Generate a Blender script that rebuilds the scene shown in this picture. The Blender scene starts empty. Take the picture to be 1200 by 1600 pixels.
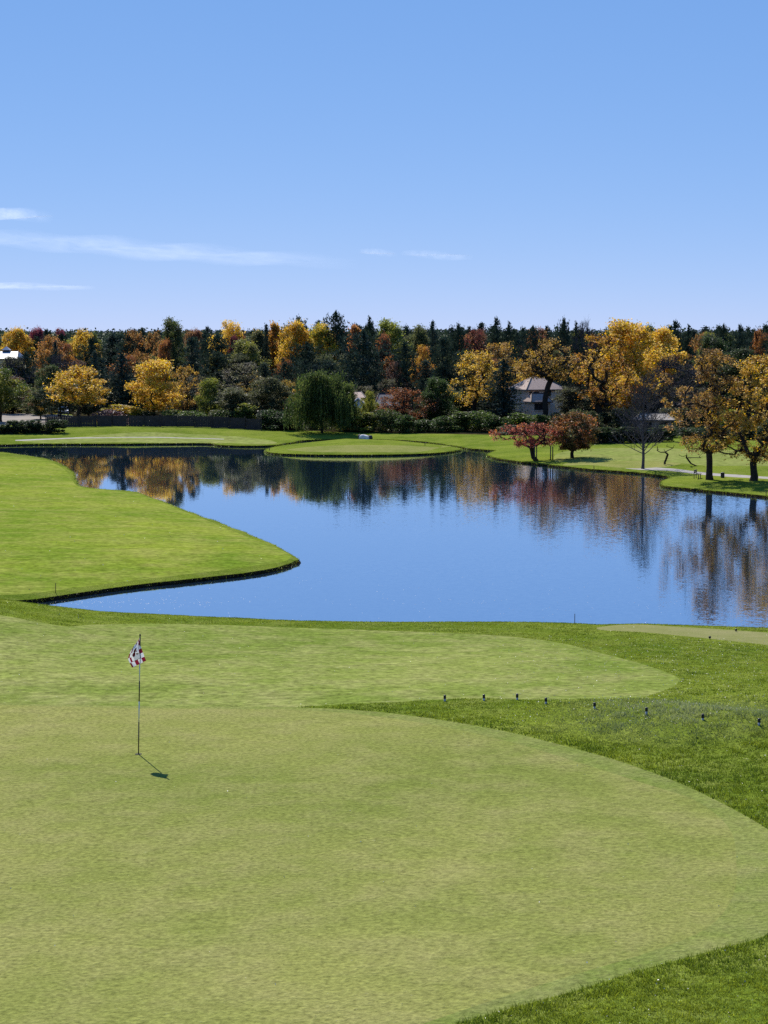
import bpy, math, random
import numpy as np
from mathutils import Vector, Matrix
from mathutils.geometry import delaunay_2d_cdt

R = math.radians
S = bpy.context.scene
C = S.collection
# ------------------------------------------------------------------ camera
CAMH, FPX, HOR = 15.0, 3200.0, 518.0
TH = math.atan((800 - HOR) / FPX)
cam = bpy.data.cameras.new('camera')
cam.sensor_fit = 'VERTICAL'; cam.sensor_height = 36.0; cam.lens = 36.0 * FPX / 1600.0
cam.clip_start = 0.5; cam.clip_end = 200000.0
camo = bpy.data.objects.new('camera', cam); C.objects.link(camo)
camo.location = (0, 0, CAMH); camo.rotation_euler = (R(90) - TH, 0, 0)
S.camera = camo
# ------------------------------------------------------------------ sky, sun, exposure
SUN_AZ = R(-18.0)            # clockwise from +Y, seen from above
SUN_EL = R(42.0)
W = bpy.data.worlds.new('World'); S.world = W; W.use_nodes = True
nt = W.node_tree; nt.nodes.clear()
wo = nt.nodes.new('ShaderNodeOutputWorld'); bg = nt.nodes.new('ShaderNodeBackground')
sky = nt.nodes.new('ShaderNodeTexSky'); sky.sky_type = 'NISHITA'; sky.sun_disc = False
sky.sun_elevation = SUN_EL; sky.sun_rotation = SUN_AZ
sky.altitude = 1600; sky.air_density = 0.5; sky.dust_density = 0.0; sky.ozone_density = 10.0
# a camera-like tone curve over the whole sky, one exponent and gain per channel
sep = nt.nodes.new('ShaderNodeSeparateColor'); com = nt.nodes.new('ShaderNodeCombineColor'); nt.links.new(sky.outputs[0], sep.inputs[0])
for i_, (ex_, ga_) in enumerate(((0.66, 0.98), (0.435, 1.37), (0.27, 2.55))):
    pw_ = nt.nodes.new('ShaderNodeMath'); pw_.operation = 'POWER'; pw_.inputs[1].default_value = ex_; nt.links.new(sep.outputs[i_], pw_.inputs[0])
    mu_ = nt.nodes.new('ShaderNodeMath'); mu_.operation = 'MULTIPLY'; mu_.inputs[1].default_value = ga_; nt.links.new(pw_.outputs[0], mu_.inputs[0]); nt.links.new(mu_.outputs[0], com.inputs[i_])
bg.inputs['Strength'].default_value = 0.15
nt.links.new(com.outputs[0], bg.inputs[0]); nt.links.new(bg.outputs[0], wo.inputs[0])
sun = bpy.data.lights.new('sun', 'SUN'); sun.energy = 4.8; sun.angle = R(0.53); sun.color = (1.0, 0.95, 0.87)
suno = bpy.data.objects.new('sun', sun); C.objects.link(suno)
sd_ = Vector((math.sin(SUN_AZ) * math.cos(SUN_EL), math.cos(SUN_AZ) * math.cos(SUN_EL), math.sin(SUN_EL)))
suno.rotation_euler = sd_.to_track_quat('Z', 'Y').to_euler(); suno.location = (-60, 200, 200)
S.view_settings.view_transform = 'Standard'; S.view_settings.look = 'None'
S.view_settings.gamma = 1.0; S.view_settings.use_curve_mapping = False
S.view_settings.exposure = 0.4
S.cycles.max_bounces = 8; S.cycles.transparent_max_bounces = 12
S.cycles.use_denoising = False

# ------------------------------------------------------------------ helpers
rng = np.random.default_rng(7)
ct, st = math.cos(TH), math.sin(TH)
def PZ(u, v, z):
    a = (u - 600) / FPX; b = (800 - v) / FPX
    t = (z - CAMH) / (-st + b * ct)
    return (t * a, t * (ct + b * st))
def PV(u, v, y):
    a = (u - 600) / FPX; b = (800 - v) / FPX
    t = y / (ct + b * st)
    return (t * a, y, CAMH + t * (-st + b * ct))
def proj(x, y, z):
    dz = z - CAMH
    dep = y * ct - dz * st
    return 600 + FPX * x / dep, 800 - FPX * (y * st + dz * ct) / dep

def tag(o, label=None, cat=None, group=None, kind=None):
    if label: o['label'] = label
    if cat: o['category'] = cat
    if group: o['group'] = group
    if kind: o['kind'] = kind
    return o
def link(o, parent=None):
    C.objects.link(o)
    if parent is not None: o.parent = parent
    return o
def empty(name, loc=(0, 0, 0), rz=0.0):
    o = bpy.data.objects.new(name, None); C.objects.link(o)
    o.location = loc; o.rotation_euler = (0, 0, rz); o.empty_display_size = 0.2
    return o
def mesh(name, V, F, mats, smooth=False, midx=None):
    """V (n,3); F list of arrays each (m,k) with fixed k"""
    me = bpy.data.meshes.new(name)
    V = np.asarray(V, dtype=np.float32)
    F = [np.asarray(f, dtype=np.int32) for f in F if len(f)]
    me.vertices.add(len(V)); me.vertices.foreach_set('co', V.ravel())
    nl = sum(f.size for f in F); nf = sum(len(f) for f in F)
    me.loops.add(nl); me.polygons.add(nf)
    me.loops.foreach_set('vertex_index', np.concatenate([f.ravel() for f in F]))
    tot = np.concatenate([np.full(len(f), f.shape[1], dtype=np.int32) for f in F])
    start = np.concatenate([[0], np.cumsum(tot)[:-1]]).astype(np.int32)
    me.polygons.foreach_set('loop_start', start)
    try: me.polygons.foreach_set('loop_total', tot)
    except Exception: pass
    if smooth: me.polygons.foreach_set('use_smooth', np.ones(nf, dtype=bool))
    for m in (mats if isinstance(mats, (list, tuple)) else [mats]): me.materials.append(m)
    if midx is not None: me.polygons.foreach_set('material_index', np.asarray(midx, dtype=np.int32))
    me.update(calc_edges=True); me.validate()
    return me
def obj(name, me, parent=None):
    return link(bpy.data.objects.new(name, me), parent)

class MB:
    """collects simple solids, then links them as one mesh object"""
    def __init__(s): s.V = []; s.F4 = []; s.F3 = []; s.FN = []
    def add(s, V, F):
        n = len(s.V); s.V += [tuple(v) for v in V]
        for f in F:
            f = [i + n for i in f]
            (s.F4 if len(f) == 4 else s.F3 if len(f) == 3 else s.FN).append(f)
    def box(s, c, size, rz=0.0, taper=1.0, bev=0.0):
        cx, cy, cz = c; sx, sy, sz = (k / 2 for k in size)
        cr, sr = math.cos(rz), math.sin(rz)
        V = []
        def ring(z, kx, ky, b):
            pts = [(-kx + b, -ky), (kx - b, -ky), (kx, -ky + b), (kx, ky - b), (kx - b, ky), (-kx + b, ky), (-kx, ky - b), (-kx, -ky + b)] if b > 0 else [(-kx, -ky), (kx, -ky), (kx, ky), (-kx, ky)]
            return [(cx + px * cr - py * sr, cy + px * sr + py * cr, cz + z) for px, py in pts]
        if bev > 0:
            V = ring(-sz, sx, sy, bev) + ring(sz - bev, sx * taper, sy * taper, bev) + ring(sz, sx * taper - bev, sy * taper - bev, bev * 0.5); k = 8; rr = 3
        else:
            V = ring(-sz, sx, sy, 0) + ring(sz, sx * taper, sy * taper, 0); k = 4; rr = 2
        F = [list(range(k))[::-1], list(range(k * (rr - 1), k * rr))]
        for r in range(rr - 1):
            for i in range(k): F.append([r * k + i, r * k + (i + 1) % k, (r + 1) * k + (i + 1) % k, (r + 1) * k + i])
        s.add(V, F)
    def tube(s, pts, rads, n=8, caps=True):
        pts = [Vector(p) for p in pts]; V = []; F = []
        for i, p in enumerate(pts):
            d = (pts[min(i + 1, len(pts) - 1)] - pts[max(i - 1, 0)]).normalized()
            a = d.orthogonal().normalized() if abs(d.z) < 0.9 else Vector((1, 0, 0)).cross(d).normalized()
            b = d.cross(a)
            for k in range(n):
                t = 2 * math.pi * k / n
                V.append(p + (a * math.cos(t) + b * math.sin(t)) * rads[i])
        for i in range(len(pts) - 1):
            for k in range(n):
                F.append([i * n + k, i * n + (k + 1) % n, (i + 1) * n + (k + 1) % n, (i + 1) * n + k])
        if caps: F += [list(range(n))[::-1], [len(V) - n + k for k in range(n)]]
        s.add(V, F)
    def build(s, name, mat, parent=None, smooth=False):
        me = bpy.data.meshes.new(name)
        me.from_pydata(s.V, [], s.F4 + s.F3 + s.FN)
        for m in (mat if isinstance(mat, (list, tuple)) else [mat]): me.materials.append(m)
        if smooth:
            for p in me.polygons: p.use_smooth = True
        me.update()
        return obj(name, me, parent)

# ------------------------------------------------------------------ materials
def newmat(name):
    m = bpy.data.materials.new(name); m.use_nodes = True
    t = m.node_tree; t.nodes.clear()
    return m, t, t.nodes.new('ShaderNodeOutputMaterial')
def N(t, typ, **kw):
    n = t.nodes.new(typ)
    for k, v in kw.items():
        if k in n.inputs: n.inputs[k].default_value = v
        else: setattr(n, k, v)
    return n
def noise(t, vec, scale, detail=4, rough=0.55):
    n = N(t, 'ShaderNodeTexNoise'); n.inputs['Scale'].default_value = scale
    n.inputs['Detail'].default_value = detail; n.inputs['Roughness'].default_value = rough
    if vec is not None: t.links.new(vec, n.inputs['Vector'])
    return n
def ramp(t, fac, stops):
    r = N(t, 'ShaderNodeValToRGB'); e = r.color_ramp.elements
    e[0].position, e[0].color = stops[0][0], (*stops[0][1], 1)
    e[1].position, e[1].color = stops[-1][0], (*stops[-1][1], 1)
    for p, c in stops[1:-1]:
        x = e.new(p); x.color = (*c, 1)
    t.links.new(fac, r.inputs[0]); return r
def mix(t, fac, a, b, mode='MIX'):
    m = N(t, 'ShaderNodeMix'); m.data_type = 'RGBA'; m.blend_type = mode
    for s, sock in ((fac, m.inputs[0]), (a, m.inputs[6]), (b, m.inputs[7])):
        if isinstance(s, (int, float)): sock.default_value = s
        elif isinstance(s, tuple): sock.default_value = (*s, 1)
        else: t.links.new(s, sock)
    return m.outputs[2]
def plain(name, col, rough=0.7, var=0.25, scale=3.0, bump=0.15, metal=0.0, spec=0.35):
    m, t, o = newmat(name)
    tc = N(t, 'ShaderNodeTexCoord'); g = N(t, 'ShaderNodeNewGeometry')
    n1 = noise(t, g.outputs['Position'], scale, 5)
    c2 = tuple(c * (1 - var) for c in col); c1 = tuple(min(1, c * (1 + var)) for c in col)
    r = ramp(t, n1.outputs[0], [(0.3, c2), (0.7, c1)])
    b = N(t, 'ShaderNodeBsdfPrincipled'); b.inputs['Roughness'].default_value = rough
    b.inputs['Metallic'].default_value = metal; b.inputs['Specular IOR Level'].default_value = spec
    t.links.new(r.outputs[0], b.inputs['Base Color'])
    n2 = noise(t, g.outputs['Position'], scale * 8, 3)
    bp = N(t, 'ShaderNodeBump'); bp.inputs['Strength'].default_value = bump; bp.inputs['Distance'].default_value = 0.02
    t.links.new(n2.outputs[0], bp.inputs['Height']); t.links.new(bp.outputs[0], b.inputs['Normal'])
    t.links.new(b.outputs[0], o.inputs[0]); return m

def grass_mat(name, lo, hi, dry, dry_amt=0.5, big=0.12, mid=1.6, fine=22.0, bump=0.5, speck=0.0, mow=0.0, mowdir=0.3, mowper=2.2, jit=0.35, fleck=40.0):
    """mown turf: broad patches, finer mottling, blade grain and slight relief"""
    m, t, o = newmat(name)
    g = N(t, 'ShaderNodeNewGeometry'); p = g.outputs['Position']
    nb = noise(t, p, big, 4, 0.6); nm = noise(t, p, mid, 5, 0.65); nf = noise(t, p, fine, 4, 0.7)
    r1 = ramp(t, nb.outputs[0], [(0.35, lo), (0.65, hi)])
    md = ramp(t, nm.outputs[0], [(0.42, (0, 0, 0)), (0.72, (1, 1, 1))])
    mul = N(t, 'ShaderNodeMath', operation='MULTIPLY'); t.links.new(md.outputs[0], mul.inputs[0]); mul.inputs[1].default_value = dry_amt
    c = mix(t, mul.outputs[0], r1.outputs[0], dry)
    rf = ramp(t, nf.outputs[0], [(0.28, (1 - jit,) * 3), (0.72, (1 + jit,) * 3)])
    c = mix(t, 1.0, c, rf.outputs[0], 'MULTIPLY')
    if mow > 0:
        mp = N(t, 'ShaderNodeMapping'); mp.inputs['Rotation'].default_value = (0, 0, mowdir); t.links.new(p, mp.inputs['Vector'])
        wv = N(t, 'ShaderNodeTexWave'); wv.inputs['Scale'].default_value = 1.0 / mowper; wv.inputs['Distortion'].default_value = 1.2
        wv.inputs['Detail'].default_value = 2; wv.inputs['Detail Scale'].default_value = 0.4
        t.links.new(mp.outputs[0], wv.inputs['Vector'])
        rw = ramp(t, wv.outputs[1], [(0.2, (1 - mow,) * 3), (0.8, (1 + mow,) * 3)])
        c = mix(t, 1.0, c, rw.outputs[0], 'MULTIPLY')
    if speck > 0:
        ns = noise(t, p, fleck, 2, 0.5)
        rs = ramp(t, ns.outputs[0], [(0.70, (0, 0, 0)), (0.76, (1, 1, 1))])
        ms = N(t, 'ShaderNodeMath', operation='MULTIPLY'); t.links.new(rs.outputs[0], ms.inputs[0]); ms.inputs[1].default_value = speck
        c = mix(t, ms.outputs[0], c, (0.42, 0.42, 0.24))
    nd = noise(t, p, fleck * 0.8, 3, 0.6)          # worn specks and pitch marks
    rd = ramp(t, nd.outputs[0], [(0.26, (0.45,) * 3), (0.34, (1, 1, 1))]); c = mix(t, 0.9, c, rd.outputs[0], 'MULTIPLY')
    b = N(t, 'ShaderNodeBsdfPrincipled'); b.inputs['Roughness'].default_value = 0.85
    b.inputs['Specular IOR Level'].default_value = 0.0
    t.links.new(c, b.inputs['Base Color'])
    bp = N(t, 'ShaderNodeBump'); bp.inputs['Strength'].default_value = bump; bp.inputs['Distance'].default_value = 0.03
    t.links.new(nf.outputs[0], bp.inputs['Height'])
    bp2 = N(t, 'ShaderNodeBump'); bp2.inputs['Strength'].default_value = bump * 0.5; bp2.inputs['Distance'].default_value = 0.15
    t.links.new(nm.outputs[0], bp2.inputs['Height']); t.links.new(bp.outputs[0], bp2.inputs['Normal'])
    t.links.new(bp2.outputs[0], b.inputs['Normal'])
    t.links.new(b.outputs[0], o.inputs[0]); return m

def leaf_mat(name, trans=0.45, rough=0.5, spec=0.2, hue=0.02, vlo=0.68, vhi=1.22, patch=0.5):
    m, t, o = newmat(name)
    oi = N(t, 'ShaderNodeObjectInfo'); g = N(t, 'ShaderNodeNewGeometry'); tc = N(t, 'ShaderNodeTexCoord')
    at = N(t, 'ShaderNodeAttribute'); at.attribute_type = 'OBJECT'; at.attribute_name = 'leaf2'
    nz = noise(t, tc.outputs['Object'], patch, 2, 0.5)
    ad = N(t, 'ShaderNodeMath', operation='MULTIPLY_ADD'); t.links.new(g.outputs['Random Per Island'], ad.inputs[0]); ad.inputs[1].default_value = 0.22
    t.links.new(nz.outputs[0], ad.inputs[2])
    rr = ramp(t, ad.outputs[0], [(0.50, (0, 0, 0)), (0.72, (1, 1, 1))])
    c = mix(t, rr.outputs[0], oi.outputs['Color'], at.outputs['Color'])
    wn = N(t, 'ShaderNodeTexWhiteNoise'); wn.noise_dimensions = '1D'; t.links.new(g.outputs['Random Per Island'], wn.inputs['W'])
    sp = N(t, 'ShaderNodeSeparateColor'); t.links.new(wn.outputs['Color'], sp.inputs[0])
    def mr(sock, a, b):
        q = N(t, 'ShaderNodeMapRange'); q.inputs['To Min'].default_value = a; q.inputs['To Max'].default_value = b
        t.links.new(sock, q.inputs['Value']); return q.outputs[0]
    h = N(t, 'ShaderNodeHueSaturation')
    t.links.new(mr(sp.outputs[0], 0.5 - hue, 0.5 + hue), h.inputs['Hue'])
    t.links.new(mr(sp.outputs[1], vlo, vhi), h.inputs['Value'])
    t.links.new(mr(sp.outputs[2], 0.8, 1.1), h.inputs['Saturation'])
    t.links.new(c, h.inputs['Color'])
    b = N(t, 'ShaderNodeBsdfPrincipled'); b.inputs['Roughness'].default_value = rough; b.inputs['Specular IOR Level'].default_value = spec
    tr = N(t, 'ShaderNodeBsdfTranslucent'); ms = N(t, 'ShaderNodeMixShader'); ms.inputs[0].default_value = trans
    t.links.new(h.outputs[0], b.inputs['Base Color']); t.links.new(h.outputs[0], tr.inputs[0])
    t.links.new(b.outputs[0], ms.inputs[1]); t.links.new(tr.outputs[0], ms.inputs[2]); t.links.new(ms.outputs[0], o.inputs[0])
    return m

M = {}
M['rough'] = grass_mat('rough_turf', (0.10, 0.15, 0.016), (0.18, 0.225, 0.028), (0.23, 0.245, 0.06), 0.6, 0.13, 0.9, 13, 1.2, speck=0.35, fleck=10, jit=.65)
M['green'] = grass_mat('green_turf', (0.178, 0.208, 0.046), (0.248, 0.255, 0.070), (0.32, 0.28, 0.12), 0.45, 0.16, 0.8, 13, 0.8, speck=0.3, jit=0.42, fleck=18)
M['collar'] = grass_mat('collar_turf', (0.162, 0.205, 0.044), (0.225, 0.245, 0.066), (0.28, 0.255, 0.11), 0.42, 0.3, 1.3, 13, 0.8, speck=0.35, jit=0.42, fleck=18)
M['fairway'] = grass_mat('fairway_turf', (0.13, 0.195, 0.020), (0.215, 0.26, 0.033), (0.28, 0.275, 0.07), 0.75, 0.09, 0.35, 2.2, 0.9, speck=0.25, mow=0.035, mowdir=1.25, mowper=5.5, jit=0.45, fleck=3)
M['apron'] = grass_mat('apron_turf', (0.145, 0.195, 0.034), (0.215, 0.25, 0.058), (0.30, 0.285, 0.11), 0.7, 0.14, 0.7, 5.5, 1.0, speck=0.4, mow=0.03, mowdir=1.5, mowper=1.6, jit=0.5, fleck=7)
M['lawn'] = grass_mat('lawn_turf', (0.17, 0.215, 0.045), (0.23, 0.26, 0.07), (0.28, 0.27, 0.10), 0.6, 0.05, 0.25, 1.2, 0.8, speck=0.2, jit=0.4, fleck=1.5)
M['tee'] = grass_mat('tee_turf', (0.20, 0.21, 0.07), (0.25, 0.245, 0.10), (0.28, 0.255, 0.12), 0.5, 0.25, 2.0, 24, 0.35, jit=0.25)
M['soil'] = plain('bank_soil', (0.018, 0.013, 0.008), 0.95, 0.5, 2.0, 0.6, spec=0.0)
M['bed'] = plain('lake_bed_mud', (0.03, 0.028, 0.02), 0.9)
M['path'] = plain('path_concrete', (0.34, 0.31, 0.28), 0.9, 0.15, 1.5, spec=0.1)
M['dirt'] = plain('dirt_lot', (0.20, 0.165, 0.13), 0.9, 0.35, 0.25)
M['litter'] = plain('shade_dark_litter', (0.035, 0.03, 0.015), 0.95, 0.5, 0.8, 0.6, spec=0.0)  # shade under the trees is put into this dark ground colour
M['field'] = plain('field', (0.09, 0.10, 0.035), 0.9, 0.4, 0.02)
M['leaf'] = leaf_mat('autumn_leaf', 0.6)
M['needle'] = leaf_mat('needle', 0.22, 0.7, 0.03, 0.02, 0.55, 1.3, 0.4)
M['bark'] = plain('bark', (0.036, 0.029, 0.023), 0.95, 0.4, 4, 0.7, spec=0.05)
M['bark_grey'] = plain('grey_bark', (0.085, 0.075, 0.075), 0.9, 0.3, 4, 0.5, spec=0.1)

# ------------------------------------------------------------------ terrain outline data
def catmull(pts, step, closed=True):
    P = np.array(pts, float); n = len(P); out = []
    rngi = range(n) if closed else range(n - 1)
    for i in rngi:
        p0, p1, p2, p3 = (P[(i - 1) % n], P[i], P[(i + 1) % n], P[(i + 2) % n]) if closed else (P[max(i - 1, 0)], P[i], P[i + 1], P[min(i + 2, n - 1)])
        L = np.linalg.norm(p2 - p1); k = max(1, int(round(L / step)))
        # centripetal-ish: limit tangents on uneven spacing
        l0 = max(np.linalg.norm(p1 - p0), 1e-6); l2 = max(np.linalg.norm(p3 - p2), 1e-6)
        m1 = (p2 - p0) / (L + l0) * L; m2 = (p3 - p1) / (L + l2) * L
        for j in range(k):
            s = j / k; s2 = s * s; s3 = s2 * s
            out.append((2 * s3 - 3 * s2 + 1) * p1 + (s3 - 2 * s2 + s) * m1 + (-2 * s3 + 3 * s2) * p2 + (s3 - s2) * m2)
    if not closed: out.append(P[-1])
    return np.array(out)

LIP = 0.36
peninsula = [(-140, 700, 0), (-60, 702, 1), (0, 704, 1), (35, 708, 1), (60, 712, 1), (80, 716, 1), (100, 724, 1), (115, 735, 1), (124, 748, 1), (130, 757, 1), (150, 760, 1), (190, 763, 1),
             (215, 766, 1), (250, 778, 1), (290, 792, 1), (340, 810, 1), (380, 826, 1), (420, 842, 1), (450, 856, 1), (468, 868, 0.8), (472, 877, 0.3), (466, 885, 0), (440, 892, 0),
             (380, 902, 0), (300, 910, 0), (200, 923, 0), (120, 935, 0), (60, 943, 0), (5, 948, 0)]
far = [(-140, 697, 0), (0, 697, 0), (60, 696, 0), (200, 695.5, 0), (320, 695, 0), (345, 698, 0), (390, 699, 0), (430, 698, 0), (455, 694, 0), (480, 690, 0), (560, 688.5, 0), (640, 691, 0), (700, 698, 0),
       (735, 703.5, 0), (772, 706.5, 0), (764, 709, 0), (757, 713, 0), (775, 719, 0), (800, 722.5, 0), (850, 728.5, 0), (900, 733.5, 0), (950, 738, 0), (1000, 742, 0), (1030, 746, 0), (1041, 749.5, 0), (1030, 757, 0),
       (1040, 763, 0), (1080, 767, 0), (1140, 773, 0), (1200, 779, 0), (1300, 786, 0)]
def P0(l): return [PZ(u, v, k * LIP) for u, v, k in l]
near_shore = [(-23, 104), (-21, 94), (-15, 84), (-5, 80), (10, 79.5), (25, 80), (45, 84), (70, 95), (82, 125), (72, 150)]
lake_ctrl = P0(far) + near_shore[::-1] + P0(peninsula)[::-1]
lake = catmull(lake_ctrl, 1.3)
_t = np.roll(lake, -1, 0) - np.roll(lake, 1, 0); _t /= np.linalg.norm(_t, axis=1)[:, None]
_j = np.random.default_rng(3).normal(size=len(lake)); _j = (_j + np.roll(_j, 1) + np.roll(_j, -1)) * .06
lake = lake + np.stack([_t[:, 1], -_t[:, 0]], 1) * _j[:, None]      # an uneven water's edge
isl_px = [(411, 706), (418, 709.5), (440, 711.5), (500, 713), (600, 713), (680, 710.5), (715, 706.5), (724, 704), (715, 701.3), (690, 697.6), (640, 694), (560, 692), (500, 692.8), (450, 697), (425, 701)]
island = catmull([PZ(u, v, 0) for u, v in isl_px], 1.2)

def inpoly(px, py, poly):
    px = np.asarray(px); py = np.asarray(py); r = np.zeros(px.shape, bool)
    x0, y0 = poly[:, 0], poly[:, 1]; x1, y1 = np.roll(x0, -1), np.roll(y0, -1)
    for a, b, c, d in zip(x0, y0, x1, y1):
        if b == d: continue
        k = ((b > py) != (d > py)) & (px < (c - a) * (py - b) / (d - b) + a)
        r ^= k
    return r
segs = np.concatenate([np.stack([lake, np.roll(lake, -1, 0)], 1), np.stack([island, np.roll(island, -1, 0)], 1)])
def sdist(px, py):
    """signed distance to the shoreline, + on land"""
    px = np.asarray(px, float).ravel(); py = np.asarray(py, float).ravel()
    A, B = segs[:, 0], segs[:, 1]; dx, dy = B[:, 0] - A[:, 0], B[:, 1] - A[:, 1]; l2 = dx * dx + dy * dy + 1e-12
    best = np.empty(px.shape)
    for i in range(0, len(px), 1500):
        qx, qy = px[i:i + 1500, None] - A[None, :, 0], py[i:i + 1500, None] - A[None, :, 1]
        t = np.clip((qx * dx + qy * dy) / l2, 0, 1)
        best[i:i + 1500] = ((qx - t * dx) ** 2 + (qy - t * dy) ** 2).min(1)
    ins = inpoly(px, py, lake) & ~inpoly(px, py, island)
    return np.where(ins, -1, 1) * np.sqrt(best)

# crest of the near bank: the picture's edge of the turf against the water
CU = np.array([-300, 0, 60, 150, 300, 470, 600, 780, 880, 940, 1000, 1200, 1500], float)
CVt = np.array([930, 936, 944, 955, 962.5, 970, 972, 971.5, 973, 976, 974.5, 981, 984], float)
YC = 57.0
ZC = np.array([PV(600, v, YC)[2] for v in CVt])
def ss(x, a, b):
    t = np.clip((x - a) / (b - a), 0, 1); return t * t * (3 - 2 * t)
def wob(x, y, s, seed=0.0):
    return (np.sin(x * s + seed) * np.cos(y * s * 0.83 + seed * 1.7) + 0.5 * np.sin(x * s * 2.1 + y * s * 1.3 + seed * 2.3) + 0.3 * np.cos(y * s * 3.1 - x * s * 1.7 + seed)) / 1.8
def near_h(x, y):
    u = 600 + FPX * x / np.maximum(y, 5) * 0.995
    zc = np.interp(u, CU, ZC)
    zg = 7.4 + 0.10 * wob(x, y, 0.16, 1.0) + 0.012 * (x + 4)
    z = zg + (zc - zg) * ss(y, 40, YC)
    # low ridge along the rough beside the green
    z = z + 0.28 * np.exp(-((y - 38.5 + 0.75 * (x - 6)) / 1.6) ** 2) * ss(x, 2.0, 6.0)
    lump = 0.045 * wob(x, y, 2.6, 3.0) + 0.03 * wob(x, y, 5.1, 5.0)
    z = z + lump * np.exp(-((y - 37.6 + 0.72 * (x - 6)) / 1.5) ** 2) * ss(x, 2.0, 6.0)
    t = y - YC - 2.5
    drop = 0.36 * (np.sqrt(t * t + 2.0 ** 2) + t) / 2
    return z - drop
def H(x, y, sd=None):
    x = np.asarray(x, float).ravel(); y = np.asarray(y, float).ravel()
    if sd is None: sd = sdist(x, y)
    lip = np.clip(sd / 0.28, 0, 1) * (0.18 + 0.25) - 0.25 + 0.2 * (1 - np.exp(-np.maximum(sd - 0.2, 0) / 0.8)) * (1 - 0.5 * ss(y, 130, 190))
    z = lip + 0.95 * (1 - np.exp(-np.maximum(sd, 0) / 22)) + (0.10 * wob(x, y, 0.07, 2.0) + 0.09 * wob(x, y, 0.33, 4.0) * (y < 400)) * ss(sd, 1, 12)
    z = z + 0.55 * np.exp(-(((x + 35) / 16) ** 2 + ((y - 292) / 7) ** 2)) * ss(sd, .5, 6)          # mound by the fence
    z = z + 0.35 * ss(sd, 0.3, 6) * inpoly(x, y, island)
    z = z + 0.5 * ss(y, 300, 500)
    zn = near_h(x, y)
    k = 1.0
    m = np.where(y < 90, np.log(np.exp(np.clip((z) / k, -30, 30)) + np.exp(np.clip(zn / k, -30, 30))) * k, z)
    m = np.where((y < 90) & (zn - z > 4), zn, m); m = np.where((y < 90) & (z - zn > 4), z, m)
    return np.where(sd < 0, -0.25 - np.minimum(1.8, -sd * 0.25), m)
# pull the crest so that its silhouette sits where the photograph has it
for _ in range(5):
    ys = np.linspace(44, 76, 120)
    for i, u in enumerate(CU):
        xs = (u - 600) / FPX * ys / 0.995
        z = near_h(xs, ys)
        vv = proj(xs, ys, z)[1]
        ZC[i] += (vv.min() - CVt[i]) * YC / FPX * 0.9
def onground(pts, z0=7.2):
    p = np.array(pts, float); z = np.full(len(p), float(z0))
    for _ in range(25):
        x, y = PZ(p[:, 0], p[:, 1], z); zn = near_h(x, y) if z0 > 3 else H(x, y)
        z = z * 0.4 + zn * 0.6
    return [(float(a), float(b)) for a, b in zip(x, y)]

# zone outlines, traced where the mowing lines lie
green_px = [(-250, 1088), (0, 1098), (200, 1103), (450, 1105), (560, 1110), (640, 1118), (720, 1130), (800, 1145), (880, 1165), (960, 1187), (1040, 1215), (1100, 1241), (1160, 1272), (1200, 1296), (1260, 1345), (1268, 1400), (1200, 1460),
            (1100, 1489), (1000, 1516), (900, 1548), (800, 1575), (700, 1604), (560, 1660), (200, 1740), (-300, 1700)]
inner_px = [(-260, 1091), (0, 1101), (200, 1106), (450, 1109), (560, 1116), (680, 1133), (800, 1160), (900, 1190), (1010, 1225), (1085, 1250), (1138, 1292), (1150, 1340), (1145, 1400), (1105, 1450), (1020, 1486), (880, 1528), (760, 1566), (660, 1600), (500, 1655), (200, 1720), (-290, 1690)]
apron_px = [(-300, 950), (0, 961), (60, 972), (105, 979), (150, 976), (300, 975.5), (500, 982), (700, 989), (820, 997), (900, 1010), (980, 1031), (1045, 1052), (1062, 1064), (1035, 1080), (960, 1092), (860, 1093), (760, 1091),
            (690, 1093), (620, 1097), (540, 1100), (445, 1106), (200, 1112), (0, 1110), (-260, 1100)]
tee_px = [(933, 983.5), (968, 976.5), (1080, 980.5), (1200, 988.5), (1330, 996), (1330, 1022), (1200, 1008), (1060, 993)]
pen_px = [(-200, 712), (0, 714), (55, 717), (85, 724), (105, 738), (114, 752), (130, 762), (180, 767), (210, 770), (250, 784), (300, 804), (360, 828), (410, 848), (445, 862), (456, 869), (440, 878), (370, 888), (250, 902), (150, 914), (60, 926), (0, 930), (-200, 930)]
islg_px = [(447, 702.5), (480, 698.5), (560, 695.5), (640, 696.2), (690, 699), (705, 702), (660, 705.5), (560, 706.5), (480, 706)]
farfw_px = [(868, 722), (880, 706), (930, 701), (1000, 700), (1100, 702), (1200, 706), (1320, 710), (1320, 730), (1200, 728), (1120, 728), (1066, 724), (1000, 719.5), (900, 721)]
farbank_px = [(30, 688), (110, 684), (190, 677), (280, 677.5), (400, 685), (432, 691), (425, 693.5), (390, 694), (340, 692.5), (200, 691), (60, 692)]
rgreen_px = [(880, 727), (900, 721.5), (1000, 720), (1062, 723), (1050, 728), (990, 732), (920, 733)]
path1_px = [(24, 687.4), (70, 685.4), (116, 683.6), (160, 683.4), (200, 682.8), (300, 684.2), (350, 685.7), (350, 686.5), (300, 685.1), (200, 683.8), (160, 684.5), (118, 685), (72, 687), (24, 688.8)]
path2_px = [(975, 731), (1010, 730), (1050, 732), (1100, 738), (1150, 741.5), (1200, 745), (1300, 752), (1300, 756), (1200, 748.5), (1140, 745), (1095, 741.5), (1045, 735.5), (1000, 734)]
dirt_px = [(-120, 646), (-20, 645), (60, 646), (112, 649), (118, 660), (60, 664), (-30, 665), (-120, 665)]
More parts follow.
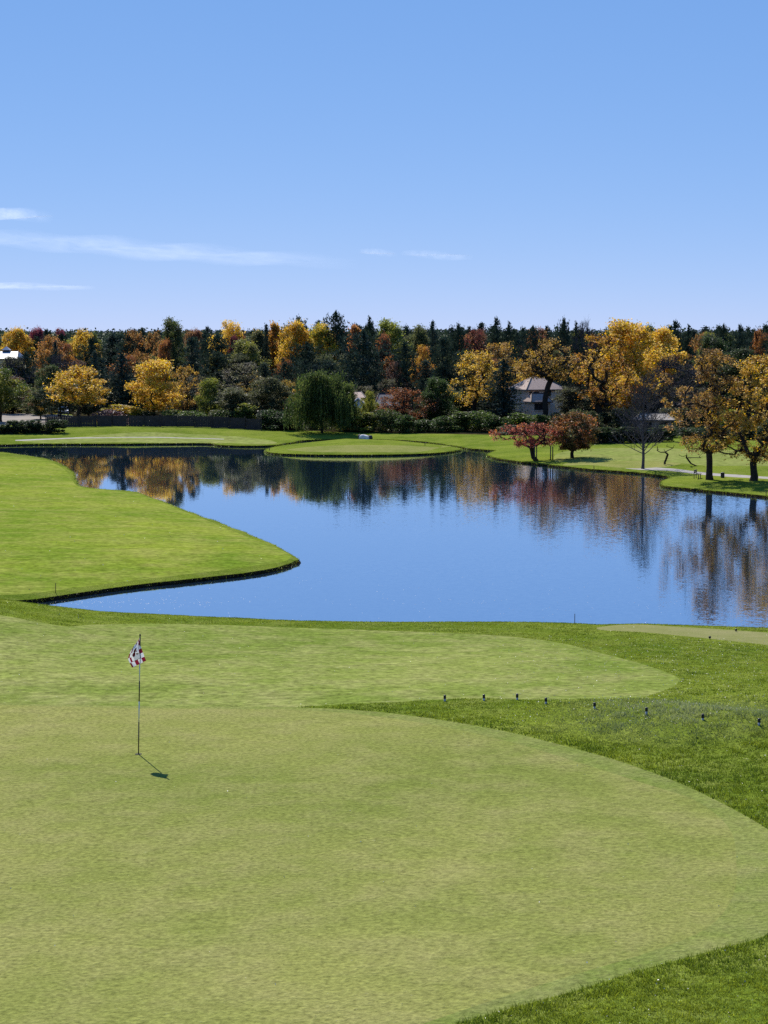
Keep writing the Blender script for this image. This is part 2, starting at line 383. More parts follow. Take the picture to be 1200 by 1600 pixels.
wood_px = [(112, 660), (200, 660), (330, 662), (460, 672), (560, 676), (700, 678), (800, 680), (860, 681), (1000, 679), (1250, 682), (1300, 600), (1200, 590), (-120, 590), (-140, 645), (60, 645), (112, 648)]
def smooth(px, z0, step): return catmull(onground(px, z0), step)
def tri_poly(pts): return np.array(pts, float)
zones = [  # name, polygon, material, label   (first hit wins)
    ('putting_green', smooth(inner_px, 7.3, 0.35), 'green', 'wide pale putting green around the flagstick'),
    ('green_collar', smooth(green_px, 7.3, 0.35), 'collar', 'slightly darker closely mown collar round the putting green'),
    ('tee_box', smooth(tee_px, 6.9, 0.5), 'tee', 'flat pale tee box along the top of the near bank'),
    ('apron', smooth(apron_px, 7.0, 0.4), 'apron', 'rounded closely mown apron between the putting green and the bank'),
    ('peninsula_fairway', smooth(pen_px, 1.0, 1.5), 'fairway', 'bright mown fairway on the peninsula running into the lake'),
    ('island_green', smooth(islg_px, 0.8, 1.2), 'green', 'pale green turf on the crown of the small island'),
    ('practice_green', smooth(rgreen_px, 0.9, 1.2), 'green', 'pale mown patch by the slim bare tree on the far shore'),
    ('cart_path', smooth(path2_px, 0.9, 1.0), 'path', 'pale cart path under the two big ochre trees'),
    ('shore_path', smooth(path1_px, 0.9, 1.0), 'path', 'pale path across the far bank below the board fence'),
    ('far_fairway', smooth(farfw_px, 1.1, 2.0), 'lawn', 'sunlit fairway beyond the trees on the far shore'),
    ('far_lawn', smooth(farbank_px, 0.9, 2.0), 'lawn', 'sunlit mown bank below the board fence on the far shore'),
    ('woodland_floor', smooth(wood_px, 1.2, 6.0), 'litter', 'leaf-littered ground under the trees, their shade put into its dark colour'),
    ('dirt_lot', smooth(dirt_px, 1.2, 3.0), 'dirt', 'bare earth lot behind the clipped hedge'),
]
# ------------------------------------------------------------------ terrain mesh (constrained triangulation, real steps at the banks)
def offset(loop, d):
    t = np.roll(loop, -1, 0) - np.roll(loop, 1, 0); t /= np.linalg.norm(t, axis=1)[:, None] + 1e-9
    return loop + np.stack([t[:, 1], -t[:, 0]], 1) * d
def area(l): return 0.5 * np.sum(l[:, 0] * np.roll(l[:, 1], -1) - np.roll(l[:, 0], -1) * l[:, 1])
if area(lake) < 0: lake = lake[::-1]
if area(island) < 0: island = island[::-1]
loops = [lake, offset(lake, 0.3), offset(lake, -0.8), island, offset(island, -0.3), offset(island, 0.8)] + [z[1] for z in zones]
pts = []; edges = []
for l in loops:
    n = len(pts); pts += [tuple(p) for p in l]; edges += [(n + i, n + (i + 1) % len(l)) for i in range(len(l))]
def grid(x0, x1, y0, y1, s, hole=None):
    xs = np.arange(x0, x1, s); ys = np.arange(y0, y1, s * 0.87)
    X, Y = np.meshgrid(xs.astype(float), ys.astype(float)); X[1::2] += s / 2
    p = np.stack([X.ravel(), Y.ravel()], 1) + rng.uniform(-0.22, 0.22, (X.size, 2)) * s
    if hole is not None:
        a, b, c, d = hole; p = p[~((p[:, 0] > a) & (p[:, 0] < b) & (p[:, 1] > c) & (p[:, 1] < d))]
    return p
G = [grid(-18, 19, 17, 70, 0.55), grid(-40, 45, 8, 84, 1.6, (-18, 19, 17, 70)),
     grid(-95, 90, 84, 330, 4.2), grid(-90, 90, -30, 84, 6, (-40, 45, 8, 84)),
     grid(-400, 400, -150, 900, 30, (-95, 90, -30, 330)), grid(-2600, 2600, -800, 5000, 260, (-400, 400, -150, 900)),
     grid(-30000, 30000, -2000, 40000, 3000, (-2600, 2600, -800, 5000))]
Gp = np.concatenate(G)
sg = np.abs(sdist(Gp[:, 0], Gp[:, 1])); Gp = Gp[sg > 0.9]
pts += [tuple(p) for p in Gp]
cv, ce, cf, *_ = delaunay_2d_cdt([Vector((float(a), float(b))) for a, b in pts], edges, [], 0, 1e-4, False)
V2 = np.array([(v.x, v.y) for v in cv]); T = np.array([f for f in cf if len(f) == 3], dtype=np.int32)
sdv = sdist(V2[:, 0], V2[:, 1]); Zv = H(V2[:, 0], V2[:, 1], sdv)
V3 = np.column_stack([V2, Zv])
cen = V2[T].mean(1); sdf = sdist(cen[:, 0], cen[:, 1])
# consistent upward winding
a, b, c = V2[T[:, 0]], V2[T[:, 1]], V2[T[:, 2]]
crs = (b[:, 0] - a[:, 0]) * (c[:, 1] - a[:, 1]) - (b[:, 1] - a[:, 1]) * (c[:, 0] - a[:, 0])
T[crs < 0] = T[crs < 0][:, ::-1]
zid = np.full(len(T), -1)
for i, z in reversed(list(enumerate(zones))):
    zid[inpoly(cen[:, 0], cen[:, 1], z[1]) & (sdf > 0.26)] = i
zid[sdf < -0.75] = -3
zid[(sdf >= -0.75) & (sdf < 0.26)] = -2
fieldm = (zid == -1) & (np.hypot(cen[:, 0], cen[:, 1]) > 420)
zid[fieldm] = -4
def submesh(sel, name, mat, smooth=True, zover=None):
    t = T[sel]; u, inv = np.unique(t.ravel(), return_inverse=True)
    v = V3[u].copy()
    if zover is not None: v[:, 2] = zover
    return obj(name, mesh(name, v, [inv.reshape(-1, 3)], mat, smooth))
tag(submesh(zid == -1, 'grass', M['rough']), 'deeper green rough grass around the greens and along the lake banks', kind='structure')
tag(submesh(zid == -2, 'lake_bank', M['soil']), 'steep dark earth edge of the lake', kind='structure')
tag(submesh(zid == -3, 'lake_bed', M['bed']), 'muddy bed under the lake water', kind='structure')
tag(submesh(zid == -4, 'field', M['field']), 'open land beyond the golf course', kind='structure')
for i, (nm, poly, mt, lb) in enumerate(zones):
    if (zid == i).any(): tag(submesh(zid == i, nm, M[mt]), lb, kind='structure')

# water
m, t, o = newmat('lake_water'); M['water'] = m
g = N(t, 'ShaderNodeNewGeometry'); p = g.outputs['Position']
n1 = noise(t, p, 13.0, 3, 0.6); n2 = noise(t, p, 3.2, 2, 0.5); nb = noise(t, p, 0.03, 3, 0.55)
xyz = N(t, 'ShaderNodeSeparateXYZ'); t.links.new(p, xyz.inputs[0])
w1 = N(t, 'ShaderNodeMath', operation='MULTIPLY_ADD'); t.links.new(xyz.outputs[0], w1.inputs[0]); w1.inputs[1].default_value = 0.011; t.links.new(nb.outputs[0], w1.inputs[2])   # breeze over the open side
amp = ramp(t, w1.outputs[0], [(0.33, (0.16,) * 3), (0.5, (0.55,) * 3), (0.72, (1.0,) * 3)])
def vm(op, a, b):
    q = N(t, 'ShaderNodeVectorMath', operation=op)
    for s, k in ((a, 0), (b, 1)):
        if isinstance(s, tuple): q.inputs[k].default_value = s
        else: t.links.new(s, q.inputs[k])
    return q.outputs[0]
d1 = vm('SUBTRACT', n1.outputs['Color'], (0.5, 0.5, 0.5)); d2 = vm('SUBTRACT', n2.outputs['Color'], (0.5, 0.5, 0.5))
dd = vm('ADD', vm('MULTIPLY', d1, (0.016, 0.065, 0)), vm('MULTIPLY', d2, (0.008, 0.040, 0)))
dd = vm('MULTIPLY', dd, amp.outputs[0])
nn = vm('NORMALIZE', vm('ADD', dd, (0, 0, 1)), (0, 0, 0))
b = N(t, 'ShaderNodeBsdfPrincipled'); b.inputs['Base Color'].default_value = (0.018, 0.042, 0.075, 1); b.inputs['Roughness'].default_value = 0.015
b.inputs['IOR'].default_value = 1.5; b.inputs['Specular IOR Level'].default_value = 0.5
t.links.new(nn, b.inputs['Normal'])
gl_ = N(t, 'ShaderNodeBsdfGlossy'); gl_.inputs['Roughness'].default_value = 0.02; gl_.inputs['Color'].default_value = (.92, .95, 1, 1); t.links.new(nn, gl_.inputs['Normal'])
mx_ = N(t, 'ShaderNodeMixShader'); mx_.inputs[0].default_value = 0.62; t.links.new(b.outputs[0], mx_.inputs[1]); t.links.new(gl_.outputs[0], mx_.inputs[2]); t.links.new(mx_.outputs[0], o.inputs[0])
wsel = (sdf < 0.31)
tag(submesh(wsel, 'lake_water', M['water'], False, 0.0), 'still blue lake reflecting the sky and the autumn trees', kind='structure')

# ------------------------------------------------------------------ tree builders
def tubes(p0, p1, r0, r1, sides):
    d = p1 - p0; L = np.linalg.norm(d, axis=1)[:, None] + 1e-9; d = d / L
    ref = np.where(np.abs(d[:, 2:3]) < 0.9, np.array([[0, 0, 1.0]]), np.array([[1.0, 0, 0]]))
    a = np.cross(d, ref); a /= np.linalg.norm(a, axis=1)[:, None] + 1e-9; b = np.cross(d, a)
    n = len(p0); V = np.zeros((n, 2, sides, 3))
    for k in range(sides):
        w = 2 * math.pi * k / sides; e = a * math.cos(w) + b * math.sin(w)
        V[:, 0, k] = p0 - d * r0[:, None] * 0.3 + e * r0[:, None]; V[:, 1, k] = p1 + e * r1[:, None]
    base = (np.arange(n) * 2 * sides)[:, None]
    F = []
    for k in range(sides):
        k2 = (k + 1) % sides
        F.append(base + np.array([[k, k2, sides + k2, sides + k]]))
    return V.reshape(-1, 3), np.concatenate(F)
def join(parts):
    V = []; F = []; n = 0
    for v, f in parts:
        V.append(v); F.append(f + n); n += len(v)
    return np.concatenate(V), np.concatenate(F)
def leaves(c, size, r, up=0.3, aspect=0.6, axis=None):
    n = len(c); nrm = r.normal(size=(n, 3)); nrm[:, 2] += up; nrm /= np.linalg.norm(nrm, axis=1)[:, None]
    tt = r.normal(size=(n, 3)) if axis is None else np.asarray(axis, float) + r.normal(size=(n, 3)) * 0.25
    if axis is not None:
        tt /= np.linalg.norm(tt, axis=1)[:, None]; nrm = np.cross(tt, r.normal(size=(n, 3))); nrm /= np.linalg.norm(nrm, axis=1)[:, None] + 1e-9
    tt -= nrm * np.sum(tt * nrm, axis=1)[:, None]; tt /= np.linalg.norm(tt, axis=1)[:, None] + 1e-9
    bt = np.cross(nrm, tt); s = (size * r.uniform(0.6, 1.35, n))[:, None]
    V = np.stack([c - tt * s, c + bt * s * aspect, c + tt * s, c - bt * s * aspect], 1)
    return V.reshape(-1, 3), np.arange(n * 4).reshape(-1, 4)
def skeleton(tips, trunk, r, step=0.5, sag=0.12, hp=0.5):
    pos = [np.array(p, float) for p in trunk]; par = [-1] + list(range(len(trunk) - 1))
    fork = pos[-1]
    order = np.argsort(np.linalg.norm(tips - fork, axis=1)); ends = []
    for i in order:
        a = tips[i]; P = np.array(pos)
        lo = max(1, int(len(trunk) * 0.55))
        d = np.linalg.norm(P - a, axis=1) + hp * np.maximum(0, P[:, 2] - a[2]); d[:lo] += 3.0
        j = int(np.argmin(d)); q = P[j]; L = np.linalg.norm(a - q); k = max(1, int(L / step))
        side = r.normal(size=3) * L * 0.08
        for m_ in range(1, k + 1):
            s = m_ / k; x = q * (1 - s) + a * s + np.array([0, 0, sag * L]) * math.sin(math.pi * s) + side * math.sin(math.pi * s)
            pos.append(x); par.append(j if m_ == 1 else len(pos) - 2)
        ends.append(len(pos) - 1)
    return np.array(pos), np.array(par), ends
def radii(par, ends, rt, power=0.47):
    cnt = np.zeros(len(par))
    for e in ends:
        j = e
        while j >= 0: cnt[j] += 1; j = par[j]
    return rt * np.maximum(cnt, 1) ** power
def wood(pos, par, rad, big=0.05):
    s = np.where(par >= 0)[0]; p0 = pos[par[s]]; p1 = pos[s]; r1 = rad[s]; r0 = np.minimum(rad[par[s]], r1 * 1.6)
    hi = r1 > big; out = []
    if hi.any(): out.append(tubes(p0[hi], p1[hi], r0[hi], r1[hi], 7))
    if (~hi).any(): out.append(tubes(p0[~hi], p1[~hi], r0[~hi], r1[~hi], 3))
    return out
def blobs(r, n, z0, z1, rad, prof):
    """tips spread through a crown: prof(t)=relative radius at height t"""
    out = []
    while len(out) < n:
        t = r.uniform(0, 1); a = r.uniform(0, 2 * math.pi); q = math.sqrt(r.uniform(0.05, 1))
        out.append((math.cos(a) * rad * prof(t) * q, math.sin(a) * rad * prof(t) * q, z0 + (z1 - z0) * t))
    return np.array(out)
def dec_mesh(seed, h=10.0, w=9.0, bole=0.22, n=70, per=70, ls=0.17, cr=0.85, fill=1.0, twig=0, forks=1, rt=0.02, prof=None, bark='bark', lean=0.0, low=0.25, lobes=0.35, flat=0.75):
    """broadleaf: trunk with limbs and a crown of leaf clumps (fill = share of clumps that keep their leaves)"""
    r = np.random.default_rng(seed)
    ph = r.uniform(0, 6.28, 4)
    prof = prof or (lambda t: math.sin(math.pi * (0.12 + 0.80 * t)) ** 0.75)
    tips = blobs(r, n, h * low, h * 0.97, w / 2, prof)
    ang = np.arctan2(tips[:, 1], tips[:, 0]); k = 1 + lobes * (0.6 * np.sin(2 * ang + ph[0] + tips[:, 2] * 0.5) + 0.4 * np.sin(3 * ang + ph[1] - tips[:, 2] * 0.8))
    tips[:, :2] *= k[:, None] / (1 + lobes * 0.5)
    tips[:, 0] += lean * tips[:, 2] / h
    nb = max(3, int(h * bole / 0.5)); trunk = [(lean * 0.4 * i / nb + 0.10 * math.sin(i * 0.9 + ph[2]) * (i > 0), 0.10 * math.cos(i * 0.7 + ph[3]) * (i > 0), -0.25 + (h * bole + 0.25) * i / nb) for i in range(nb + 1)]
    pos, par, ends = skeleton(tips, trunk, r); rad = radii(par, ends, rt)
    rad[0] *= 1.5; rad[1] *= 1.12
    parts = wood(pos, par, rad)
    if twig:
        e = pos[ends]; c = np.repeat(e, twig, 0); out = c - np.array([lean * 0.4, 0, h * 0.35]); out /= np.linalg.norm(out, axis=1)[:, None]
        dirs = out + r.normal(size=c.shape) * 0.55 + np.array([0, 0, 0.3]); dirs /= np.linalg.norm(dirs, axis=1)[:, None]
        L = r.uniform(0.5, 1.3, len(c))[:, None] * cr; e1 = c + dirs * L
        parts.append(tubes(c, e1, np.full(len(c), rt * 0.75), np.full(len(c), rt * 0.3), 3))
        d2 = dirs + r.normal(size=c.shape) * 0.6; m0 = c + dirs * L * 0.5
        parts.append(tubes(m0, m0 + d2 * L * 0.5, np.full(len(c), rt * 0.5), np.full(len(c), rt * 0.25), 3))
    tv, tf = join(parts)
    tm = mesh('trunk', tv, [tf], M[bark], True)
    lm = None
    if fill > 0:
        e = pos[ends]; keep = r.uniform(size=len(e)) < fill; e = e[keep]
        cc = []
        for q in e:
            m_ = int(per * r.uniform(0.5, 1.5)); R_ = cr * r.uniform(0.65, 1.3)
            d = r.normal(size=(m_, 3)); d /= np.linalg.norm(d, axis=1)[:, None]; d *= (r.uniform(0.25, 1, (m_, 1)) ** 0.6) * R_; d[:, 2] *= flat
            cc.append(q + d)
            cc.append(q + np.clip(r.normal(size=(m_ // 3, 3)), -1.3, 1.2) * R_ * np.array([.9, .9, .7]))
        c = np.concatenate(cc)
        lv, lf = leaves(c, ls, r, 0.4)
        lm = mesh('crown', lv, [lf], M['leaf'])
    return dict(trunk=tm, crown=lm, h=h, w=w)
def pine_mesh(seed, h=14.0, w=6.5, nb=75, start=0.12, cone=0.6, droop=0.0, tuft=9, per=7, ls=0.30, round_=0.5, irregular=0.35, apex=1.0):
    r = np.random.default_rng(seed)
    nseg = 12; pos = [np.array([0.08 * math.sin(i * .8 + seed), 0.08 * math.cos(i * .6 + seed), -0.3 + (h * apex + 0.1) * i / nseg]) for i in range(nseg + 1)]
    P = np.array(pos); rt = np.linspace(0.2, 0.03, nseg + 1) * h / 14
    parts = [tubes(P[:-1], P[1:], rt[:-1], rt[1:], 6)]
    b0 = []; b1 = []; cc = []; ax = []
    gap = r.uniform(0, 6.28, 3)
    for i in range(nb):
        t = start + (1 - start) * ((i + r.uniform(0, 1)) / nb); a = i * 2.399 + r.normal() * 0.3
        tt = (t - start) / (1 - start)
        prof = (1 - tt) ** cone * (1 if tt > 0.12 else 0.65 + 2.9 * tt)
        if round_ > 0: prof = (1 - round_) * prof + round_ * math.sin(math.pi * min(1, 0.18 + 0.84 * tt)) ** 0.7
        L = w / 2 * prof * (1 + irregular * (0.7 * math.sin(2 * a + gap[0] + 5 * tt) + 0.5 * r.normal())) ; L = max(0.25, L)
        dz = (0.35 * tt - droop * (1 - tt)) * L
        s = np.array([0, 0, h * t * apex]); e = s + np.array([math.cos(a) * L, math.sin(a) * L, dz + 0.1 * L])
        b0.append(s); b1.append(e)
        m_ = max(2, int(tuft * L / (w / 2) + 1))
        for j in range(m_):
            f = 0.25 + 0.8 * (j + r.uniform(0, 1)) / m_; q = s * (1 - f) + e * f; q = q + r.normal(size=3) * np.array([.28, .28, .16]) * (0.5 + L * 0.2)
            d = r.normal(size=(per, 3)) * np.array([.3, .3, .2]); cc.append(q + d)
            dirv = (e - s) / (np.linalg.norm(e - s) + 1e-9)
            x = dirv * 0.6 + r.normal(size=(per, 3)) * 0.7 + np.array([0, 0, 0.35 - droop]); ax.append(x)
    for q in range(10):
        cc.append(np.array([[0, 0, h * (0.93 + 0.075 * q / 9) * apex]]) + r.normal(size=(6, 3)) * np.array([.13, .13, .1]) * (1.6 - q / 9)); ax.append(np.array([[0, 0, 1.0]]) + r.normal(size=(6, 3)) * 0.5)
    b0 = np.array(b0); b1 = np.array(b1)
    parts.append(tubes(b0, b1, np.full(len(b0), 0.05), np.full(len(b0), 0.012), 3))
    tv, tf = join(parts); lv, lf = leaves(np.concatenate(cc), ls, r, 0.3, 0.38, np.concatenate(ax))
    return dict(trunk=mesh('trunk', tv, [tf], M['bark'], True), crown=mesh('crown', lv, [lf], M['needle']), h=h, w=w)
def willow_mesh(seed, h=10.0, w=10.0, strands=850, per=40):
    """weeping willow: arching limbs, curtains of strands that nearly reach the ground"""
    r = np.random.default_rng(seed)
    ph = r.uniform(0, 6.28, 3)
    tips = blobs(r, 90, h * 0.40, h * 0.95, w / 2 * 0.95, lambda t: math.cos(t * 1.2) ** 0.55)
    ang = np.arctan2(tips[:, 1], tips[:, 0]); tips[:, :2] *= (1 + .18 * np.sin(3 * ang + ph[0]))[:, None]
    trunk = [(0.1 * math.sin(i), 0.1 * math.cos(i), -0.3 + i * 0.5) for i in range(6)]
    pos, par, ends = skeleton(tips, trunk, r); rad = radii(par, ends, 0.028); parts = wood(pos, par, rad)
    cc = []; ax = []; e = pos[ends]
    for i in range(strands):
        q = e[r.integers(len(e))] + r.normal(size=3) * np.array([.55, .55, .3])
        out = q[:2] / (np.linalg.norm(q[:2]) + 1e-6)
        L = (q[2] - 0.35) * r.uniform(0.45, 1.0)
        tt = np.linspace(0, 1, per)[:, None]; sway = r.normal(size=2) * 0.18
        c = np.concatenate([q[:2] + out * 0.55 * np.sqrt(tt) + sway * tt, q[2] + 0.25 * np.sin(tt * 3.1) - L * tt], 1)
        cc.append(c + r.normal(size=c.shape) * 0.06); ax.append(np.tile([[0, 0, -1.0]], (per, 1)) + r.normal(size=(per, 3)) * 0.3)
    top = e.repeat(40, 0) + r.normal(size=(len(e) * 40, 3)) * np.array([.6, .6, .32]); cc.append(top); ax.append(r.normal(size=top.shape) + np.array([0, 0, -.6]))
    tv, tf = join(parts); lv, lf = leaves(np.concatenate(cc), 0.18, r, 0.2, 0.34, np.concatenate(ax))
    return dict(trunk=mesh('trunk', tv, [tf], M['bark'], True), crown=mesh('crown', lv, [lf], M['leaf']), h=h, w=w)
def leader_mesh(seed, h=10.0, w=6.0, nb=60, bark='bark_grey'):
    """leafless tree with a straight leader and steeply rising, much divided branches"""
    r = np.random.default_rng(seed); P0_ = []; P1_ = []; A0 = []; A1 = []
    n = 14; P = np.array([[.05 * math.sin(i * .9), .05 * math.cos(i * .7), -.25 + (h + .2) * i / n] for i in range(n + 1)]); rr = np.linspace(.15, .012, n + 1); rr[0] = .19
    P0_.append(P[:-1]); P1_.append(P[1:]); A0.append(rr[:-1]); A1.append(rr[1:])
    def grow(s, d, L, rad, lev):
        k = 4 if lev < 2 else 2; p = np.array(s, float); d = np.array(d, float); pts = [p.copy()]
        for i in range(k):
            d = d + np.array([0, 0, .16]) + r.normal(size=3) * .12; d /= np.linalg.norm(d); p = p + d * L / k; pts.append(p.copy())
        pts = np.array(pts); q = np.linspace(rad, rad * .35, k + 1); P0_.append(pts[:-1]); P1_.append(pts[1:]); A0.append(q[:-1]); A1.append(q[1:])
        if lev >= 3: return
        for j in range((7, 4, 3)[lev]):
            f = r.uniform(.25, 1.0); i = min(int(f * k), k - 1); b_ = pts[i] + (pts[i + 1] - pts[i]) * (f * k - i)
            dd = d + r.normal(size=3) * .55; dd[2] += .1; dd /= np.linalg.norm(dd); grow(b_, dd, L * r.uniform(.30, .5), max(.011, rad * .45), lev + 1)
    for i in range(nb):
        t = .14 + .84 * (i + r.uniform()) / nb; a = i * 2.399 + r.normal() * .3; el = .45 + .55 * t + r.normal() * .08
        L = w / 2 * (1.05 - t) ** .75 * 1.45 * r.uniform(.7, 1.1)
        grow((0, 0, h * t), (math.cos(a) * math.cos(el), math.sin(a) * math.cos(el), math.sin(el)), L, .05 * (1.15 - t), 0)
    p0, p1, a0, a1 = (np.concatenate(x) for x in (P0_, P1_, A0, A1)); big = a0 > .03
    tv, tf = join([tubes(p0[big], p1[big], a0[big], a1[big], 7), tubes(p0[~big], p1[~big], a0[~big], a1[~big], 3)])
    return dict(trunk=mesh('trunk', tv, [tf], M[bark], True), crown=None, h=h, w=w)
def shrub_mesh(seed, h=4.0, w=5.0, n=45, per=75, ls=0.13, cr=0.65, box=False):
    r = np.random.default_rng(seed)
    if box: tips = np.column_stack([r.uniform(-w / 2, w / 2, n), r.uniform(-.6, .6, n), r.uniform(0.15, h * 0.93, n)])
    else: tips = blobs(r, n, h * 0.08, h * 0.88, w / 2, lambda t: (1 - t * t) ** 0.5 * (0.85 + 0.3 * math.sin(t * 9)))
    nst = 5; parts = []
    base = np.stack([r.uniform(-w * .2, w * .2, n), r.uniform(-w * .12, w * .12, n), np.full(n, -0.15)], 1)
    mid = (base + tips) / 2 + r.normal(size=tips.shape) * 0.12
    parts += [tubes(base, mid, np.full(n, .035), np.full(n, .025), 3), tubes(mid, tips, np.full(n, .025), np.full(n, .008), 3)]
    cc = []
    for q in tips:
        m_ = int(per * r.uniform(0.6, 1.4)); d = r.normal(size=(m_, 3)); d /= np.linalg.norm(d, axis=1)[:, None]; d *= (r.uniform(0.2, 1, (m_, 1)) ** 0.6) * cr * r.uniform(0.7, 1.25)
        if box: d *= 0.6
        cc.append(q + d * np.array([1, 1, .8]))
    c = np.concatenate(cc); c[:, 2] = np.where(c[:, 2] < 0.03, np.abs(c[:, 2]) + 0.03, c[:, 2])
    if box: c[:, 2] = np.minimum(c[:, 2], h + r.normal(size=len(c)) * 0.02); c[:, 1] = np.clip(c[:, 1], -.8, .8)
    tv, tf = join(parts); lv, lf = leaves(c, ls, r, 0.4)
    return dict(trunk=mesh('stems', tv, [tf], M['bark'], True), crown=mesh('foliage', lv, [lf], M['leaf']), h=h, w=w)

def norm(pr):
    me = pr['crown'] or pr['trunk']; a = np.zeros(len(me.vertices) * 3, dtype=np.float32); me.vertices.foreach_get('co', a); a = a.reshape(-1, 3)
    pr['w'] = 0.5 * sum(np.percentile(a[:, k], 99) - np.percentile(a[:, k], 1) for k in (0, 1)); pr['h'] = float(np.percentile(a[:, 2], 99.8))
    if pr['crown'] is not None and pr['trunk'] is not None:
        b = np.zeros(len(pr['trunk'].vertices) * 3, dtype=np.float32); pr['trunk'].vertices.foreach_get('co', b); pr['h'] = max(pr['h'], float(b.reshape(-1, 3)[:, 2].max()))
    return pr
PROTO = {
    'ash': [dec_mesh(11, 9, 9.6, .24, 120, 90, .11, .62, fill=.74, twig=4, rt=.023, low=.36, lobes=.65), dec_mesh(12, 9, 7.5, .2, 100, 110, .115, .72, lobes=.45), dec_mesh(13, 9, 8.5, .25, 105, 110, .115, .72, lobes=.55)],
    'full': [dec_mesh(21, 13, 9, .2, 150, 110, .14, .95, low=.18, lobes=.5), dec_mesh(22, 13, 8, .2, 140, 110, .14, .9, low=.15, lobes=.55), dec_mesh(23, 13, 7, .2, 120, 110, .14, .9, low=.2)],
    'column': [dec_mesh(31, 13, 4.0, .2, 70, 70, .2, .8, low=.12, lobes=.2)],
    'sparse': [dec_mesh(41, 13, 10, .25, 130, 80, .12, .75, fill=.55, twig=6, rt=.03, low=.25, lobes=.5), dec_mesh(42, 13, 9, .28, 120, 80, .12, .75, fill=.5, twig=6, rt=.03, low=.3, lobes=.5), dec_mesh(43, 12, 10, .2, 120, 80, .12, .75, fill=.6, twig=6, rt=.028)],
    'bare': [dec_mesh(51, 12, 8, .2, 170, 0, fill=0, twig=12, rt=.026, bark='bark_grey'), dec_mesh(52, 12, 9, .2, 160, 0, fill=0, twig=12, rt=.026, bark='bark_grey')],
    'pine': [pine_mesh(61, w=7.2, round_=.75, start=.15, irregular=.5, apex=.965), pine_mesh(62, w=8, round_=.9, start=.2, irregular=.5, apex=.95), pine_mesh(63, w=6.4, round_=.6, irregular=.6, start=.12, apex=.97), pine_mesh(64, w=7.4, round_=1.0, start=.3, irregular=.55, apex=.945), pine_mesh(65, w=8.2, round_=.85, start=.18, irregular=.65, apex=.95, nb=60)],
    'spruce': [pine_mesh(71, 14, 6.0, 95, .04, .85, .35, 9, 6, .26, 0.0, .12), pine_mesh(72, 14, 5.0, 90, .04, .8, .3, 8, 6, .26, 0.0, .2), pine_mesh(73, 14, 7.0, 100, .03, .8, .3, 10, 6, .28, 0.15, .2)],
    'willow': [willow_mesh(81), willow_mesh(82, 8, 5, 200)],
    'shrub': [shrub_mesh(91), shrub_mesh(92, 3.5, 5, 40), shrub_mesh(93, 4.5, 4.5, 45)],
    'hedge': [shrub_mesh(95, 2.4, 6.0, 150, 60, .10, .5, True)],
    # single trees with their own shape
    'ochre_a': [dec_mesh(101, 12, 8.6, .20, 270, 58, .085, .42, fill=.56, twig=5, rt=.0185, low=.22, lobes=.7, lean=-.3)],
    'ochre_b': [dec_mesh(104, 12, 8.8, .19, 270, 60, .085, .44, fill=.68, twig=5, rt=.0185, low=.16, lobes=.7, lean=.3)],
    'red': [dec_mesh(106, 3.6, 6.4, .07, 150, 26, .08, .32, fill=.85, twig=5, rt=.019, low=.40, lobes=.4, lean=-.5)],
    'russet': [dec_mesh(107, 5.4, 5.6, .16, 140, 60, .095, .46, fill=1, twig=2, rt=.015, low=.22, lobes=.25)],
    'slim_bare': [leader_mesh(109)],
    'crooked': [dec_mesh(111, 2.2, 1.7, .2, 7, 0, fill=0, twig=1, rt=.03, lobes=.6, cr=.4, low=.5), dec_mesh(113, 1.5, 2.2, .2, 5, 0, fill=0, twig=1, rt=.03, lobes=.6, cr=.4, low=.6, lean=-.9)],
    'veteran': [dec_mesh(115, 14, 11, .34, 140, 75, .12, .75, fill=.42, twig=7, rt=.036, low=.56, lobes=.5, lean=.8), dec_mesh(117, 13, 10, .16, 140, 75, .12, .75, fill=.5, twig=7, rt=.036, low=.25, lobes=.55, lean=.6)],
    'thin_russet': [dec_mesh(119, 6, 8.0, .12, 130, 55, .1, .55, fill=.8, twig=5, rt=.022, low=.2)],
}
for l_ in PROTO.values():
    for pr_ in l_: norm(pr_)
HEROES = []; FILLS = []
def plant(kind, var, u, d, vt, wpx, c1, c2, name, label, cat='tree', group=None, rz=None, base=None):
    pr = PROTO[kind][var % len(PROTO[kind])]
    if d > 355: d = 355 + (d - 355) * 0.3      # the wood stands close behind the houses
    x, y, zt = PV(u, vt, d); zg = float(H([x], [y])[0])
    hgt = max(0.8, zt - zg); wid = wpx * d / FPX
    sx, sz = wid / pr['w'], hgt / pr['h']
    e = empty(name, (x, y, zg), 0.0)
    e.rotation_euler[2] = rz if rz is not None else random.Random(int(u * 7 + d)).uniform(-.5, .5)
    e.scale = (sx, sx, sz)
    isshrub = kind in ('shrub', 'hedge')
    tr = obj('stems' if isshrub else 'trunk', pr['trunk'], e)
    if pr['crown'] is not None:
        cr = obj('foliage' if isshrub else 'crown', pr['crown'], e)
        cr.color = (*c1, 1); cr['leaf2'] = [float(q) for q in (c2 or c1)]
    tag(e, label, cat, group)
    (FILLS if label.startswith('one of') else HEROES).append((e, u, vt, d, kind, label))
    return e
Y = (.80, .52, .035); YO = (.60, .365, .03); O = (.50, .215, .04); OR = (.33, .125, .04); RD = (.24, .06, .05); RU = (.24, .095, .04); MG = (.24, .05, .09)
G1 = (.06, .10, .024); G2 = (.055, .095, .025); YG = (.30, .31, .035); OL = (.15, .155, .06); GY = (.17, .15, .12); PN = (.055, .085, .046); PB = (.048, .076, .060); PD = (.037, .058, .038)
TAN = (.40, .24, .07); BR = (.22, .09, .05)
